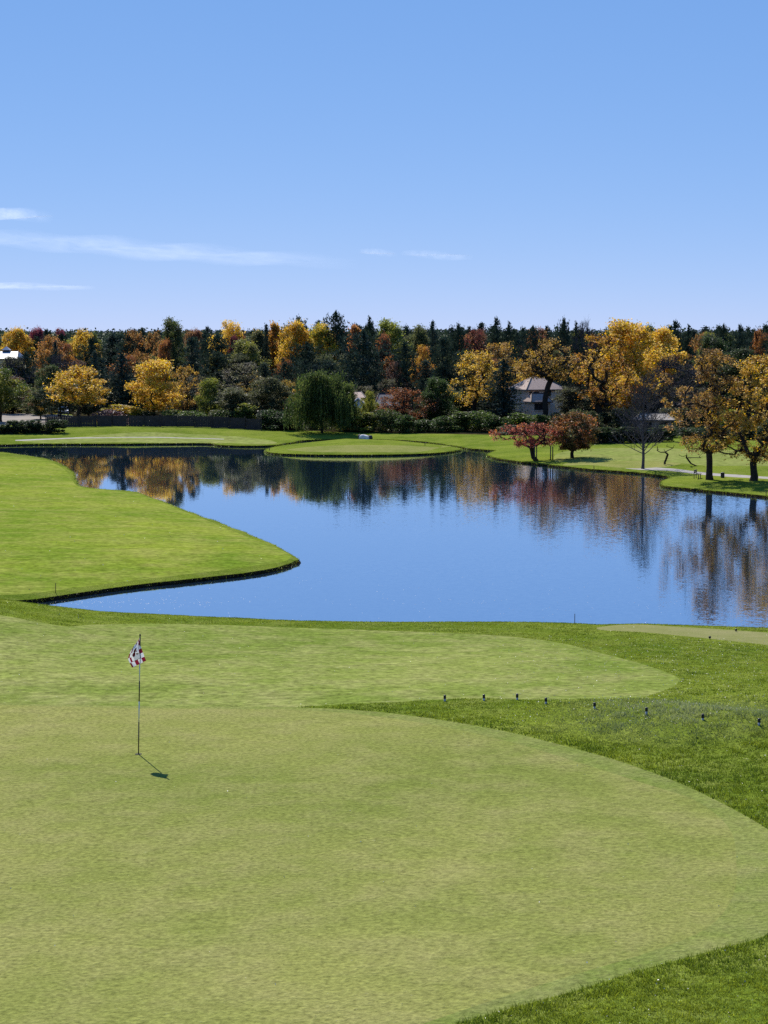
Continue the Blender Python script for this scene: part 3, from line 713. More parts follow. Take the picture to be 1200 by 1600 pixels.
T_ = [
 # kind, var, u, dist, vtop, width, colours, name, label
 ('ochre_a', 0, 1112, 201, 541, 128, (.46, .27, .04), (.30, .17, .05), 'ochre_tree', 'big ochre tree with thick dark trunk beside the bench on the cart path'),
 ('ochre_b', 0, 1180, 198, 545, 135, (.52, .30, .04), (.66, .42, .04), 'ochre_tree', 'big golden ochre tree with low hanging leaves, past the litter bin'),
 ('slim_bare', 0, 1006, 218.5, 585, 82, None, None, 'bare_tree', 'slim leafless grey tree alone on the grass at the water'),
 ('crooked', 0, 1041, 223, 694, 26, None, None, 'bare_tree', 'knee-bent little leafless tree with two thin twisted stems on the lawn'),
 ('crooked', 1, 1090, 220, 706, 36, None, None, 'bare_tree', 'low forked leafless stump tree leaning over the lawn by the ochre tree'),
 ('red', 0, 838, 234, 658, 88, (.30, .065, .05), (.48, .16, .05), 'red_tree', 'low spreading red tree propped by thin posts at the water'),
 ('russet', 0, 896, 235, 641, 78, (.095, .085, .03), (.38, .14, .04), 'russet_tree', 'rounded dark tree with rust coloured top next to the red tree'),
 ('willow', 0, 502, 291, 581, 92, (.045, .078, .02), (.13, .17, .035), 'willow_tree', 'large weeping willow with drooping green strands at the far shore'),
 ('willow', 1, 540, 297, 597, 40, (.15, .18, .03), G1, 'willow_tree', 'smaller yellowish drooping tree tucked beside the large willow'),
 ('ash', 0, 122, 310, 568, 118, YO, Y, 'golden_tree', 'broad golden tree with dark forked trunk just behind the board fence'),
 ('ash', 1, 240, 312, 562, 82, Y, YO, 'yellow_tree', 'brightest yellow leafy tree standing behind the board fence'),
 ('sparse', 2, 285, 318, 568, 62, TAN, YO, 'tan_tree', 'thinning tan orange tree touching the brightest yellow tree'),
 ('ash', 2, 0, 316, 574, 82, G1, (.26, .26, .03), 'green_tree', 'dense green tree with yellowed rim above the dirt lot'),
 ('ash', 1, 56, 338, 612, 32, BR, OR, 'small_tree', 'small red-brown tree at the back of the dirt lot'),
 ('ash', 2, 70, 332, 618, 24, YO, Y, 'small_tree', 'small orange tree next to the golden tree by the dirt lot'),
 ('ash', 1, 326, 306, 591, 44, YG, G1, 'green_tree', 'slim tree of fresh yellow-green behind the end of the fence'),
 ('sparse', 0, 305, 332, 583, 50, OL, GY, 'grey_tree', 'greyish half bare tree behind the slim yellow-green one'),
 ('sparse', 1, 378, 320, 563, 80, GY, OL, 'grey_tree', 'tall grey-olive thinning tree rising over the dark fence end'),
 ('sparse', 2, 395, 327, 578, 50, YO, OL, 'orange_tree', 'tree with a few orange tufts at the top among grey twigs'),
 ('full', 1, 420, 304, 590, 62, (.10, .11, .05), OL, 'olive_tree', 'dull olive leafy tree standing in shade short of the willow'),
 ('full', 2, 365, 303, 606, 56, (.12, .13, .07), OL, 'olive_tree', 'grey-green bushy tree above the dark fence end'),
 ('ash', 0, 447, 314, 591, 52, YO, OL, 'orange_tree', 'tree with orange top half hidden by the large willow'),
 ('shrub', 2, 385, 299, 630, 46, G1, YG, 'shrub', 'rounded green shrub with light top in front of the grey-green trees', 'shrub'),
 ('thin_russet', 0, 632, 302, 603, 78, RU, OR, 'russet_tree', 'low rusty brown tree with bare dark branches above the green hedge bushes'),
 ('full', 0, 682, 304, 590, 52, G1, G2, 'green_tree', 'leafy green tree between the rusty tree and the orange cottonwood'),
 ('ash', 2, 577, 301, 611, 24, YG, YG, 'small_tree', 'small round lime-yellow tree beside the white gabled house'),
 ('sparse', 0, 742, 318, 543, 84, YO, Y, 'cottonwood_tree', 'thinning yellow-orange cottonwood left of the dark spruce by the house'),
 ('sparse', 1, 778, 335, 530, 74, YO, TAN, 'cottonwood_tree', 'tall orange cottonwood directly behind the dark spruce'),
 ('spruce', 2, 787, 310, 562, 62, PD, PB, 'spruce_tree', 'dark broad spruce beside the two-storey house'),
 ('veteran', 0, 850, 298, 520, 108, YO, TAN, 'old_tree', 'half bare old tree whose dark trunk crosses the two-storey house'),
 ('veteran', 1, 934, 297, 516, 98, O, YO, 'old_tree', 'leaning old tree with thick grey limbs and orange tufts'),
 ('full', 0, 978, 330, 501, 104, Y, YO, 'yellow_tree', 'huge glowing yellow cottonwood, tallest of the yellow trees'),
 ('full', 1, 1036, 350, 513, 66, Y, Y, 'yellow_tree', 'pure yellow cottonwood joined to the side of the huge one'),
 ('full', 2, 985, 318, 588, 66, YO, Y, 'yellow_tree', 'lower amber tree beneath the huge yellow cottonwood'),
 ('bare', 0, 1052, 314, 556, 88, None, None, 'bare_tree', 'grey leafless tree with broad twiggy crown under the yellow cottonwoods'),
 ('bare', 1, 1090, 330, 575, 70, None, None, 'bare_tree', 'grey leafless tree seen through the ochre tree by the bench'),
 ('sparse', 2, 818, 352, 556, 56, YO, Y, 'orange_tree', 'orange-yellow tree leaning over the lower roof of the two-storey house'),
 ('spruce', 1, 884, 338, 540, 34, PD, PB, 'spruce_tree', 'narrow dark spruce behind the roof ridge of the two-storey house'),
 ('full', 2, 890, 318, 604, 44, (.075, .075, .06), OL, 'grey_tree', 'dusky grey bushy tree covering the corner of the two-storey house'),
 ('ash', 0, 78, 450, 520, 66, O, TAN, 'orange_tree', 'wide dull orange tree with a blue spruce in front of it'),
 ('spruce', 0, 86, 428, 533, 26, PB, PB, 'spruce_tree', 'small blue-black spruce in front of the wide dull orange tree'),
 ('full', 1, 25, 600, 513, 50, Y, YO, 'yellow_tree', 'yellow tree on the skyline above the white roofed building'),
 ('ash', 1, 56, 620, 512, 30, MG, RD, 'magenta_tree', 'magenta tree on the skyline next to the yellow one over the white roof'),
 ('ash', 2, 94, 622, 514, 28, MG, RD, 'magenta_tree', 'magenta tree on the skyline peeking over the dull orange tree'),
 ('ash', 0, 128, 560, 510, 62, Y, YO, 'yellow_tree', 'flat-topped yellow tree on the skyline over the golden tree by the fence'),
 ('full', 0, 268, 400, 498, 46, G1, OL, 'green_tree', 'tall green tree with thin wispy top breaking the skyline'),
 ('sparse', 2, 238, 440, 514, 52, O, TAN, 'orange_tree', 'orange-brown thinning tree beside the tall wispy green one'),
 ('sparse', 0, 208, 480, 511, 46, TAN, O, 'tan_tree', 'pale tan tree on the skyline over the brightest yellow tree'),
 ('ash', 1, 257, 385, 531, 30, OR, O, 'red_tree', 'small red-orange crown against the tall wispy green tree'),
 ('ash', 2, 359, 520, 502, 52, Y, Y, 'yellow_tree', 'domed yellow tree on the skyline with a purple one below'),
 ('ash', 0, 367, 505, 520, 34, MG, RD, 'magenta_tree', 'purple-red tree just below the domed yellow skyline tree'),
 ('column', 0, 429, 500, 504, 22, YO, O, 'orange_tree', 'narrow orange tree by a dark spire on the skyline'),
 ('column', 0, 404, 505, 517, 20, YO, Y, 'orange_tree', 'short orange tree on the other side of the dark spire'),
 ('spruce', 1, 416, 480, 507, 20, PD, PD, 'spruce_tree', 'dark spire-shaped spruce between two orange trees'),
 ('full', 1, 462, 472, 503, 56, Y, YO, 'yellow_tree', 'yellow skyline tree with dark domed pine behind it'),
 ('full', 2, 503, 468, 506, 48, Y, YG, 'yellow_tree', 'yellow-green skyline tree below the tallest dark pine'),
 ('pine', 3, 466, 505, 495, 40, PD, PN, 'pine_tree', 'dome-topped dark pine showing over the yellow skyline tree'),
 ('pine', 1, 525, 470, 487, 42, PN, PD, 'pine_tree', 'tallest dark pine of the skyline'),
 ('full', 0, 382, 400, 531, 58, YG, OL, 'lime_tree', 'muted yellow-green tree in the middle of the dark pines'),
 ('ash', 2, 333, 392, 555, 24, (.3, .26, .04), OL, 'lime_tree', 'small mustard-coloured crown among dark pines'),
 ('pine', 1, 568, 345, 517, 78, PN, PB, 'pine_tree', 'large dark pine above the white gabled house'),
 ('pine', 2, 632, 340, 535, 54, PN, PD, 'pine_tree', 'dark pine above the low rusty tree'),
 ('pine', 0, 692, 345, 529, 58, PN, PD, 'pine_tree', 'dark pine above the leafy green tree'),
 ('ash', 1, 598, 392, 522, 34, OR, RU, 'red_tree', 'rust-red crown wedged between two large dark pines'),
 ('sparse', 2, 606, 372, 553, 34, OR, O, 'red_tree', 'ragged red-brown lower tree between two large dark pines'),
 ('ash', 2, 661, 386, 540, 36, O, YO, 'orange_tree', 'bright orange crown between dark pines below the skyline'),
 ('full', 0, 607, 480, 500, 58, YG, (.2, .24, .05), 'lime_tree', 'rounded lime green tree on the skyline'),
 ('column', 0, 555, 430, 508, 22, O, OR, 'orange_tree', 'narrow orange tree squeezed beside the large dark pine'),
 ('pine', 2, 577, 470, 496, 28, PD, PN, 'pine_tree', 'dark pine next to the rounded lime green skyline tree'),
 ('spruce', 1, 676, 440, 502, 26, PN, PB, 'spruce_tree', 'sharp-topped spruce on the skyline before the notch with blue hills'),
 ('full', 2, 657, 460, 509, 36, (.14, .17, .05), OL, 'green_tree', 'pale green tree below the sharp-topped spruce'),
 ('pine', 3, 716, 430, 506, 30, PD, PN, 'pine_tree', 'dark pine on the skyline just past the notch with blue hills'),
 ('sparse', 1, 744, 440, 509, 48, RD, BR, 'red_tree', 'dull crimson tree on the skyline beside the dark pine'),
 ('pine', 0, 775, 420, 497, 34, PD, PN, 'pine_tree', 'tall twin-topped dark pine over the orange cottonwood'),
 ('pine', 2, 795, 424, 504, 28, PN, PD, 'pine_tree', 'dark pine leaning against the tall twin-topped one'),
 ('pine', 1, 833, 430, 510, 40, PN, PB, 'pine_tree', 'broad dark pine on the skyline over the half bare old tree'),
 ('pine', 3, 881, 420, 497, 26, PD, PN, 'pine_tree', 'slender clump-topped pine above the house'),
 ('pine', 2, 900, 425, 504, 24, PD, PN, 'pine_tree', 'dark pine next to the slender clump-topped one'),
 ('bare', 0, 915, 400, 500, 40, None, None, 'bare_tree', 'thin leafless twigs poking above the skyline before the yellow cottonwood'),
 ('pine', 0, 1055, 420, 502, 42, PD, PN, 'pine_tree', 'dark pine rising behind the pure yellow cottonwood'),
 ('pine', 2, 1076, 425, 509, 28, PN, PD, 'pine_tree', 'smaller dark pine at the shoulder of the one behind the yellow cottonwood'),
 ('sparse', 2, 1092, 400, 517, 40, O, TAN, 'orange_tree', 'faded orange tree on the skyline before the notch over the ochre tree'),
 ('full', 2, 1108, 440, 520, 36, YG, OL, 'lime_tree', 'small yellow-green top in the notch over the ochre tree'),
 ('pine', 1, 1131, 430, 507, 30, PN, PD, 'pine_tree', 'round-topped dark pine over the crown of the ochre tree by the bench'),
 ('pine', 0, 1156, 432, 508, 32, PN, PB, 'pine_tree', 'second round-topped dark pine over the ochre trees'),
 ('ash', 0, 1187, 420, 510, 40, OR, O, 'red_tree', 'fiery red-orange tree on the skyline above the golden ochre tree'),
 ('spruce', 0, 1205, 400, 494, 30, PD, PN, 'spruce_tree', 'dark spire cut by the picture edge next to the fiery red-orange tree'),
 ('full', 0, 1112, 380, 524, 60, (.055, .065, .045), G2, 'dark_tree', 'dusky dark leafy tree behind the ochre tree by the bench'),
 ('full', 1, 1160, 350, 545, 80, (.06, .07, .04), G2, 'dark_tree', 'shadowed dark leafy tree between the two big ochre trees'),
 ('spruce', 2, 190, 335, 552, 60, PD, PB, 'spruce_tree', 'dark spruce between the golden tree and the brightest yellow tree'),
 ('spruce', 0, 148, 362, 549, 36, PD, PB, 'spruce_tree', 'dark conical spruce peeking over the golden tree'),
 ('pine', 2, 40, 376, 550, 40, PN, PB, 'pine_tree', 'bluish pine beneath the white roofed building'),
 ('bare', 1, 20, 360, 557, 60, None, None, 'bare_tree', 'leafless mauve-grey tree below the white roofed building'),
 ('bare', 0, 95, 372, 553, 60, None, None, 'bare_tree', 'leafless grey tree above the golden tree'),
 ('full', 2, 19, 370, 558, 52, (.09, .10, .05), OL, 'olive_tree', 'muted olive tree hiding the walls of the white roofed building'),
 ('spruce', 1, 300, 360, 527, 50, PN, PB, 'spruce_tree', 'blue-green spruce over the thinning tan tree'),
 ('pine', 1, 480, 366, 535, 66, PN, PD, 'pine_tree', 'wide dark pine rising behind the large willow'),
]
for a in T_:
    plant(*a)
# shrubs and hedge bushes, each one in view its own
for u, d, vt, w, c1, c2, lb in [
 (172, 306, 640, 58, (.13, .085, .11), (.2, .09, .08), 'purplish twiggy shrub between the golden and the bright yellow tree'),
 (188, 312, 632, 66, YO, YG, 'orange and lime shrub rising behind the purplish one'),
 (212, 311, 637, 44, YG, Y, 'yellow-green shrub at the foot of the brightest yellow tree'),
 (6, 345, 640, 34, (.32, .25, .06), TAN, 'straw yellow shrub under the dense green tree'),
 (26, 346, 640, 34, (.36, .30, .05), YG, 'mustard shrub at the back of the dirt lot'),
 (46, 343, 637, 26, (.16, .19, .07), OL, 'pale sage shrub by the small red-brown tree'),
 (62, 345, 642, 24, YG, OL, 'small lime shrub between the small trees of the dirt lot'),
 (81, 342, 643, 24, YG, Y, 'lime shrub beside the parked white car'),
 (270, 303, 640, 46, G1, YG, 'fresh green shrub under the thinning tan tree'),
 (300, 301, 642, 46, (.10, .16, .03), G1, 'leafy green shrub at the foot of the slim yellow-green tree'),
 (345, 299, 640, 44, G2, OL, 'dark green shrub by the end of the fence'),
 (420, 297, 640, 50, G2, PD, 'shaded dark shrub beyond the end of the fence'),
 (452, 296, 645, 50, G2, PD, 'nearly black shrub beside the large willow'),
 (548, 296, 650, 40, YG, G1, 'lime tipped bush tight against the large willow'),
 (575, 294, 644, 46, G1, YG, 'light-topped bush below the small lime-yellow tree'),
 (603, 293, 639, 44, (.10, .13, .04), G1, 'bush below the near side of the low rusty tree'),
 (634, 292, 648, 46, G2, G1, 'dark bush directly under the low rusty tree'),
 (664, 293, 655, 42, G1, G2, 'bush between the rusty tree and the leafy green tree'),
 (694, 292, 650, 46, G2, G1, 'dark bush under the leafy green tree'),
 (722, 293, 643, 46, G1, (.12, .17, .03), 'bright-topped bush below the yellow-orange cottonwood'),
 (750, 292, 642, 48, (.11, .16, .03), G1, 'large leafy bush next to the dark spruce by the house'),
 (775, 291, 650, 44, G1, G2, 'bush at the foot of the dark spruce by the house'),
 (812, 289, 645, 54, (.14, .20, .03), G1, 'sunlit light green bush below the lower windows of the house'),
 (845, 291, 648, 46, (.13, .19, .03), G1, 'sunlit bush around the trunk of the half bare old tree'),
 (800, 285, 664, 50, (.07, .08, .06), OL, 'dull grey-brown low bush in front of the sunlit bushes'),
 (1148, 280, 640, 60, (.10, .20, .02), YG, 'vivid green bush standing in for the lit lawn between the two big ochre trees'),  # shrub added in place of a bright lawn slope
 (1080, 272, 668, 50, G2, PD, 'dark bush behind the low forked stump tree'),
 (1120, 270, 664, 56, PD, G2, 'dark bush behind the thick trunk by the bench'),
 (1165, 268, 666, 56, G2, PD, 'dark bush behind the golden ochre tree trunk'),
 (1205, 268, 662, 56, PD, G2, 'dark bush at the picture edge behind the golden ochre tree'),
 (1040, 274, 664, 50, PD, G2, 'dark bush under the low pale roof'),
]:
    plant('shrub', int(u) % 3, u, d, vt, w * 1.15, c1, c2, 'shrub', lb, 'shrub')
for u, d, vt, w, lb in [(56, 286, 656, 58, 'tall clipped hedge block in shade at the start of the board fence'), (8, 285, 663, 44, 'lower clipped hedge block beside the taller one'),
                        (945, 262, 667, 62, 'flat-topped dark hedge behind the rounded russet tree'), (1004, 263, 668, 62, 'flat-topped dark hedge behind the slim leafless tree')]:
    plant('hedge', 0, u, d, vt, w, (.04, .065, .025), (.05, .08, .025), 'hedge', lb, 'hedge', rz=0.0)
# the massed conifers and broadleaf trees that nothing tells apart
rf = random.Random(5)
SK_U = [0, 60, 130, 200, 300, 400, 450, 540, 620, 700, 760, 850, 900, 1000, 1100, 1200]
SK_V = [522, 522, 519, 520, 519, 514, 510, 507, 510, 514, 512, 514, 514, 514, 512, 512]
def fillrow(dist, voff, step, jit, kinds, group, labels, skip=()):
    u = -25.0
    while u < 1225:
        uu = u + rf.uniform(-jit, jit); d = dist * rf.uniform(.95, 1.05)
        k, cols = rf.choice(kinds)
        vt = np.interp(uu, SK_U, SK_V) + voff + rf.uniform(-5, 12)
        if not any(a < uu < b for a, b in skip):
            w = rf.uniform(.8, 1.25) * step * (1.6 if k in ('pine', 'spruce') else 1.25)
            plant(k, rf.randrange(5), uu, d, vt, w, cols[0], cols[1], {'pine': 'pine_tree', 'spruce': 'spruce_tree'}.get(k, 'broadleaf_tree'), labels[k], 'tree', group[k])
        u += step
con = [('pine', (PN, PD)), ('pine', (PD, PN)), ('pine', (PB, PN)), ('pine', (PN, PB)), ('spruce', (PB, PD)), ('spruce', (PN, PD))]
lab = {'ash': 'one of the rust-brown trees', 'pine': 'one of the look-alike dark pines massed through the wood beyond the lake', 'spruce': 'one of the look-alike dark spruces massed through the wood beyond the lake',
       'sparse': 'one of the look-alike thin grey-brown trees deep in the wood beyond the lake', 'full': 'one of the look-alike shaded olive trees deep in the wood beyond the lake'}
grp = {'ash': 'rust-brown trees scattered in the wood', 'pine': 'dark pines massed in the wood', 'spruce': 'dark spruces massed in the wood', 'sparse': 'thin grey-brown trees in the wood', 'full': 'shaded olive trees in the wood'}
fillrow(328, 82, 40, 10, [('full', (G2, OL)), ('full', ((.07, .085, .035), OL)), ('sparse', (GY, OL)), ('pine', (PN, PD)), ('spruce', (PB, PD))], grp, lab, skip=((-30, 0), (795, 905), (1120, 1230)))
fillrow(355, 52, 36, 9, con + [('full', (G2, OL)), ('sparse', (GY, BR))], grp, lab, skip=((795, 905),))
fillrow(400, 36, 36, 9, con + [('ash', (RU, O)), ('full', ((.09, .12, .045), OL)), ('sparse', (GY, BR)), ('full', ((.06, .08, .04), OL))], grp, lab, skip=((-25, 46),))
fillrow(500, 7, 33, 8, con + [('ash', (BR, O)), ('full', ((.085, .11, .045), OL))], grp, lab, skip=((-25, 48),))
fillrow(600, 0, 29, 8, con + [('ash', (BR, TAN)), ('full', ((.09, .12, .045), YG))], grp, lab, skip=((-25, 48),))
fillrow(720, -3, 25, 8, con, grp, lab)
u = 205.0
while u < 1215:
    uu = u + rf.uniform(-6, 6); d = rf.uniform(299, 312) if uu < 800 else rf.uniform(281, 300)
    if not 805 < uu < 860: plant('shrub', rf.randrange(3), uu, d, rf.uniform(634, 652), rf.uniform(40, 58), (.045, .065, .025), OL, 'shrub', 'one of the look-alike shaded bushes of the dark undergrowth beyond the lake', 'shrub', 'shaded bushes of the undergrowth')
    u += 24
# every massed tree gets told apart by the known tree it stands closest to
cutw = {'with', 'on', 'behind', 'beside', 'above', 'over', 'next', 'in', 'at', 'between', 'by', 'that', 'just', 'below', 'under', 'against', 'rising', 'among', 'against', 'tucked', 'half', 'standing', 'alone', 'touching', 'leaning', 'peeking', 'squeezed', 'wedged', 'showing', 'whose', 'directly', 'joined', 'beneath', 'seen', 'covering', 'cut', 'before', 'of', 'beyond', 'propped', 'behind,'}
def heads(lb):
    w = lb.replace(',', '').split(); return [' '.join(w[:i]) for i in range(2, len(w)) if w[i] in cutw] + [' '.join(w)]
allh = [heads(h[5]) for h in HEROES]; short = []
for i, hl in enumerate(allh):
    c = next((x for x in hl if sum(h[5].replace(',', '').startswith(x) for h in HEROES) == 1), hl[-1]); short.append(c)
noun = {'ash': 'rust-brown massed tree', 'pine': 'dark massed pine', 'spruce': 'dark massed spruce', 'sparse': 'thin grey-brown tree', 'full': 'shaded olive tree', 'shrub': 'shaded undergrowth bush'}
seen_ = set(h[5] for h in HEROES)
for (e, u_, v_, d_, k_, lb) in FILLS:
    order = sorted(range(len(HEROES)), key=lambda i: abs(HEROES[i][1] - u_) + .8 * abs(HEROES[i][2] - v_) + .12 * abs(HEROES[i][3] - d_))
    for i in order:
        du, dv, dd0 = u_ - HEROES[i][1], v_ - HEROES[i][2], d_ - HEROES[i][3]
        rel = ('just left of' if du < 0 else 'just right of') if abs(du) > 9 else ('rising behind' if dv < 0 and dd0 > 0 else 'deep behind' if dd0 > 0 else 'in front of')
        cand = noun[k_] + ' ' + rel + ' the ' + short[i]
        if cand not in seen_ and len(cand.split()) <= 16: break
    seen_.add(cand); e['label'] = cand
# far-off wood that reads as one mass
r = np.random.default_rng(77)
th = r.uniform(-.30, .30, 45000); dd_ = r.uniform(900, 1800, 45000); cx = dd_ * np.tan(th)
hh = 14.2 + 1.6 * wob(cx, dd_, .02, 1) + 1.5 * wob(cx, dd_, .11, 4)
cz = hh * r.uniform(0, 1, 45000) ** .6
lv, lf = leaves(np.column_stack([cx, dd_, cz + 1.0]), .75, r, .4, .8)
fo = obj('distant_wood', mesh('distant_wood', lv, [lf], M['needle'])); fo.color = (*PN, 1); fo['leaf2'] = [.05, .07, .04]
tag(fo, 'far-off dark wood behind the skyline trees', kind='stuff')
# hills on the horizon
hv = []; hf = []
nu = 160
for j in range(7):
    for i in range(nu):
        a_ = -0.55 + 1.1 * i / (nu - 1); D = 19000 + j * 900
        zz = (8 + 26 * (0.5 + 0.5 * math.sin(a_ * 21 + 1.1)) * (0.6 + 0.4 * math.sin(a_ * 47)) + 6 * math.sin(a_ * 130)) * math.sin(math.pi * j / 6)
        hv.append((D * math.sin(a_), D * math.cos(a_), zz + 4))
for j in range(6):
    for i in range(nu - 1): hf.append((j * nu + i, j * nu + i + 1, (j + 1) * nu + i + 1, (j + 1) * nu + i))
M['hill'] = plain('haze_blue_hill', (.10, .13, .20), .95, .2, .002, 0)  # distance haze is put into the blue of the hill colour
tag(obj('hills', mesh('hills', hv, [hf], M['hill'], True)), 'low blue-grey hills on the horizon', kind='structure')
# ------------------------------------------------------------------ buildings
M['stucco'] = plain('pale_stucco', (.72, .57, .43), .9, .12, 1.5)
M['whitew'] = plain('white_paint', (.78, .77, .74), .6, .06, 2)
M['shingle'] = plain('brown_shingle', (.40, .29, .23), .85, .25, 5, .6)
M['shingle_pale'] = plain('pale_shingle', (.30, .26, .215), .85, .2, 5, .6)
M['shingle_dark'] = plain('dark_shingle', (.07, .07, .085), .8, .25, 5, .6)
M['roof_white'] = plain('white_roof', (.45, .45, .47), .5, .08, 2)
M['fascia'] = plain('dark_trim', (.035, .03, .028), .6, .2, 3)
M['glass'] = plain('window_glass', (.02, .024, .03), .06, .1, 1, 0, spec=.6)
M['frame'] = plain('window_frame', (.05, .042, .038), .6)
M['fence'] = plain('fence_board', (.05, .038, .034), .85, .35, 2.5, .5)
M['post'] = plain('fence_post', (.045, .035, .032), .85, .3, 3, .5)
def poly(name, V, F, mat, parent): 
    b = MB(); b.add(V, F); return b.build(name, mat, parent)
def window(parent, x, y, z, w, h, nx, nz=1):
    """frame of bars standing 5 cm proud, pane set behind"""
    b = MB(); f = .09
    b.box((x, y - .03, z + h / 2 - f / 2), (w, .10, f)); b.box((x, y - .03, z - h / 2 + f / 2), (w, .10, f))
    for i in range(nx + 1):
        b.box((x - w / 2 + f / 2 + (w - f) * i / nx, y - .031, z), (f, .09, h - 2 * f))
    for j in range(1, nz): b.box((x, y - .028, z - h / 2 + h * j / nz), (w - 2 * f, .07, .05))
    fr = b.build('window', M['frame'], parent)
    p = MB(); p.box((x, y - .004, z), (w - .06, .03, h - .06)); p.build('pane', M['glass'], fr)
    s = MB(); s.box((x, y - .07, z - h / 2 - .05), (w + .2, .16, .09)); s.build('sill', M['stucco'], fr)
def hip(parent, x0, x1, y0, y1, z, rise, mat, over=.45, ridge=.4, name='roof', th=.16, shift=0.0):
    """hipped roof with an overhang, slab edge and rows of courses"""
    X0, X1, Y0, Y1 = x0 - over, x1 + over, y0 - over, y1 + over
    cy = (Y0 + Y1) / 2; k = (X1 - X0) * (1 - ridge) / 2
    A, B = (X0 + k + shift, cy, z + rise), (X1 - k + shift, cy, z + rise)
    V = [(X0, Y0, z), (X1, Y0, z), (X1, Y1, z), (X0, Y1, z), A, B]
    V += [(a, b_, c_ - th) for a, b_, c_ in V[:4]]
    F = [(0, 1, 5, 4), (1, 2, 5), (2, 3, 4, 5), (3, 0, 4), (0, 6, 7, 1), (1, 7, 8, 2), (2, 8, 9, 3), (3, 9, 6, 0), (9, 8, 7, 6)]
    o = poly(name, V, F, mat, parent)
    b = MB()      # ridge and hip caps
    for p, q in ((V[0], A), (V[1], B), (A, B)):
        p, q = Vector(p), Vector(q); b.tube([p + Vector((0, 0, .03)), q + Vector((0, 0, .03))], [.085, .085], 6)
    b.build('ridge_cap', M['fascia'], o)
    g = MB(); g.box(((X0 + X1) / 2, Y0 - .05, z - .10), (X1 - X0, .09, .13)); g.build('gutter', M['fascia'], o)
    return o
def px(u, v, d): return PV(u, v, d)
# two-storey house
D = 324.0; x, y, z0 = px(851, 660, D); zg = float(H([x], [y])[0])
hs_ = empty('house', (x, y, zg), R(22)); tag(hs_, 'two-storey pale stucco house with brown hipped roofs behind the half bare old tree', 'house')
def L_(u, v, d=D):
    a, b_, c_ = PV(u, v, d); return a - x, b_ - y, c_ - zg
ex0 = L_(822, 609)[0]; ex1 = L_(884, 609)[0]; ez = L_(850, 609.5)[2]
b = MB(); b.box(((ex0 + ex1) / 2, 3.2, ez / 2), (ex1 - ex0, 6.4, ez)); b.build('wall', M['stucco'], hs_)
rr_ = L_(868, 590)[2] - ez
hip(hs_, ex0, ex1, 0.0, 6.4, ez + .12, rr_, M['shingle'], .5, .25)
wx0 = L_(815, 629, D)[0]; wx1 = L_(846, 629, D)[0]; wz = L_(830, 628.5, D - 3)[2]
b = MB(); b.box(((wx0 + wx1) / 2, -1.5, wz / 2), (wx1 - wx0, 2.99, wz)); b.build('wall', M['stucco'], hs_)
hip(hs_, wx0, wx1, -3.0, -0.55, wz + .12, L_(836, 616, D - 2)[2] - wz, M['shingle'], .3, .55)
def wpx(u0, u1, v0, v1, yy, nx):
    a = L_(u0, v0, D + yy); c_ = L_(u1, v1, D + yy); window(hs_, (a[0] + c_[0]) / 2, yy, (a[2] + c_[2]) / 2, c_[0] - a[0], a[2] - c_[2], nx)
wpx(851, 862, 610.8, 619.5, 0, 2); wpx(832, 841, 611.5, 617, 0, 2); wpx(824.5, 829, 611.5, 617, 0, 1); wpx(820.5, 841.5, 630, 640.5, -3.0, 3)
b = MB(); a_ = L_(886, 592, D + 3); b.box((ex1 - 1.2, 3.6, ez + rr_ * .6), (.8, .7, rr_ * 1.2)); b.box((ex1 - 1.2, 3.6, ez + rr_ * 1.2 + .05), (.95, .85, .12)); b.build('chimney', M['stucco'], hs_)
# white gabled house by the willow
D = 312.0; x, y, z0 = px(558, 640, D); zg = float(H([x], [y])[0]); h2 = empty('house', (x, y, zg)); tag(h2, 'white gabled low house half hidden by the large willow', 'house')
def gable(parent, x0, x1, y0, y1, z, rise, mat, over=.35, th=.14):
    cx_ = (x0 + x1) / 2; a0, a1, b0, b1 = x0 - over, x1 + over, y0 - over, y1 + over
    V = [(a0, b0, z), (cx_, b0, z + rise), (a1, b0, z), (a0, b1, z), (cx_, b1, z + rise), (a1, b1, z)]
    V += [(p, q, s - th) for p, q, s in V]
    F = [(0, 1, 4, 3), (1, 2, 5, 4), (6, 9, 10, 7), (7, 10, 11, 8), (0, 6, 7, 1), (1, 7, 8, 2), (3, 4, 10, 9), (4, 5, 11, 10), (0, 3, 9, 6), (2, 8, 11, 5)]
    o = poly('roof', V, F, mat, parent)
    b = MB(); 
    for (p, q) in (((a0, b0 - .04, z - .08), (cx_, b0 - .04, z + rise - .08)), ((cx_, b0 - .04, z + rise - .08), (a1, b0 - .04, z - .08))):
        b.tube([p, q], [.11, .11], 4)
    b.build('bargeboard', M['whitew'], o)
    return o
a = L_(552, 632, D); c_ = L_(567, 632, D)
ez = L_(560, 631, D)[2]; pk = L_(559, 622, D)[2]
V = [(a[0], 0, 0), (c_[0], 0, 0), (c_[0], 0, ez), ((a[0] + c_[0]) / 2, 0, pk), (a[0], 0, ez), (a[0], 6, 0), (c_[0], 6, 0), (c_[0], 6, ez), ((a[0] + c_[0]) / 2, 6, pk), (a[0], 6, ez)]
F = [(0, 1, 2, 3, 4), (5, 9, 8, 7, 6), (0, 4, 9, 5), (1, 6, 7, 2)]
poly('wall', V, F, M['whitew'], h2); gable(h2, a[0], c_[0], 0, 6, ez + .08, pk - ez, M['shingle'])
window(h2, (a[0] + c_[0]) / 2, 0, ez * .62, .9, 1.0, 2)
b = MB(); qx0, qx1 = L_(538, 625, D + 7)[0], L_(568, 625, D + 7)[0]; qz = L_(550, 622, D + 7)[2]
b.box(((qx0 + qx1) / 2, 9.0, qz / 2), (qx1 - qx0, 5.8, qz)); b.build('wall', M['stucco'], h2)
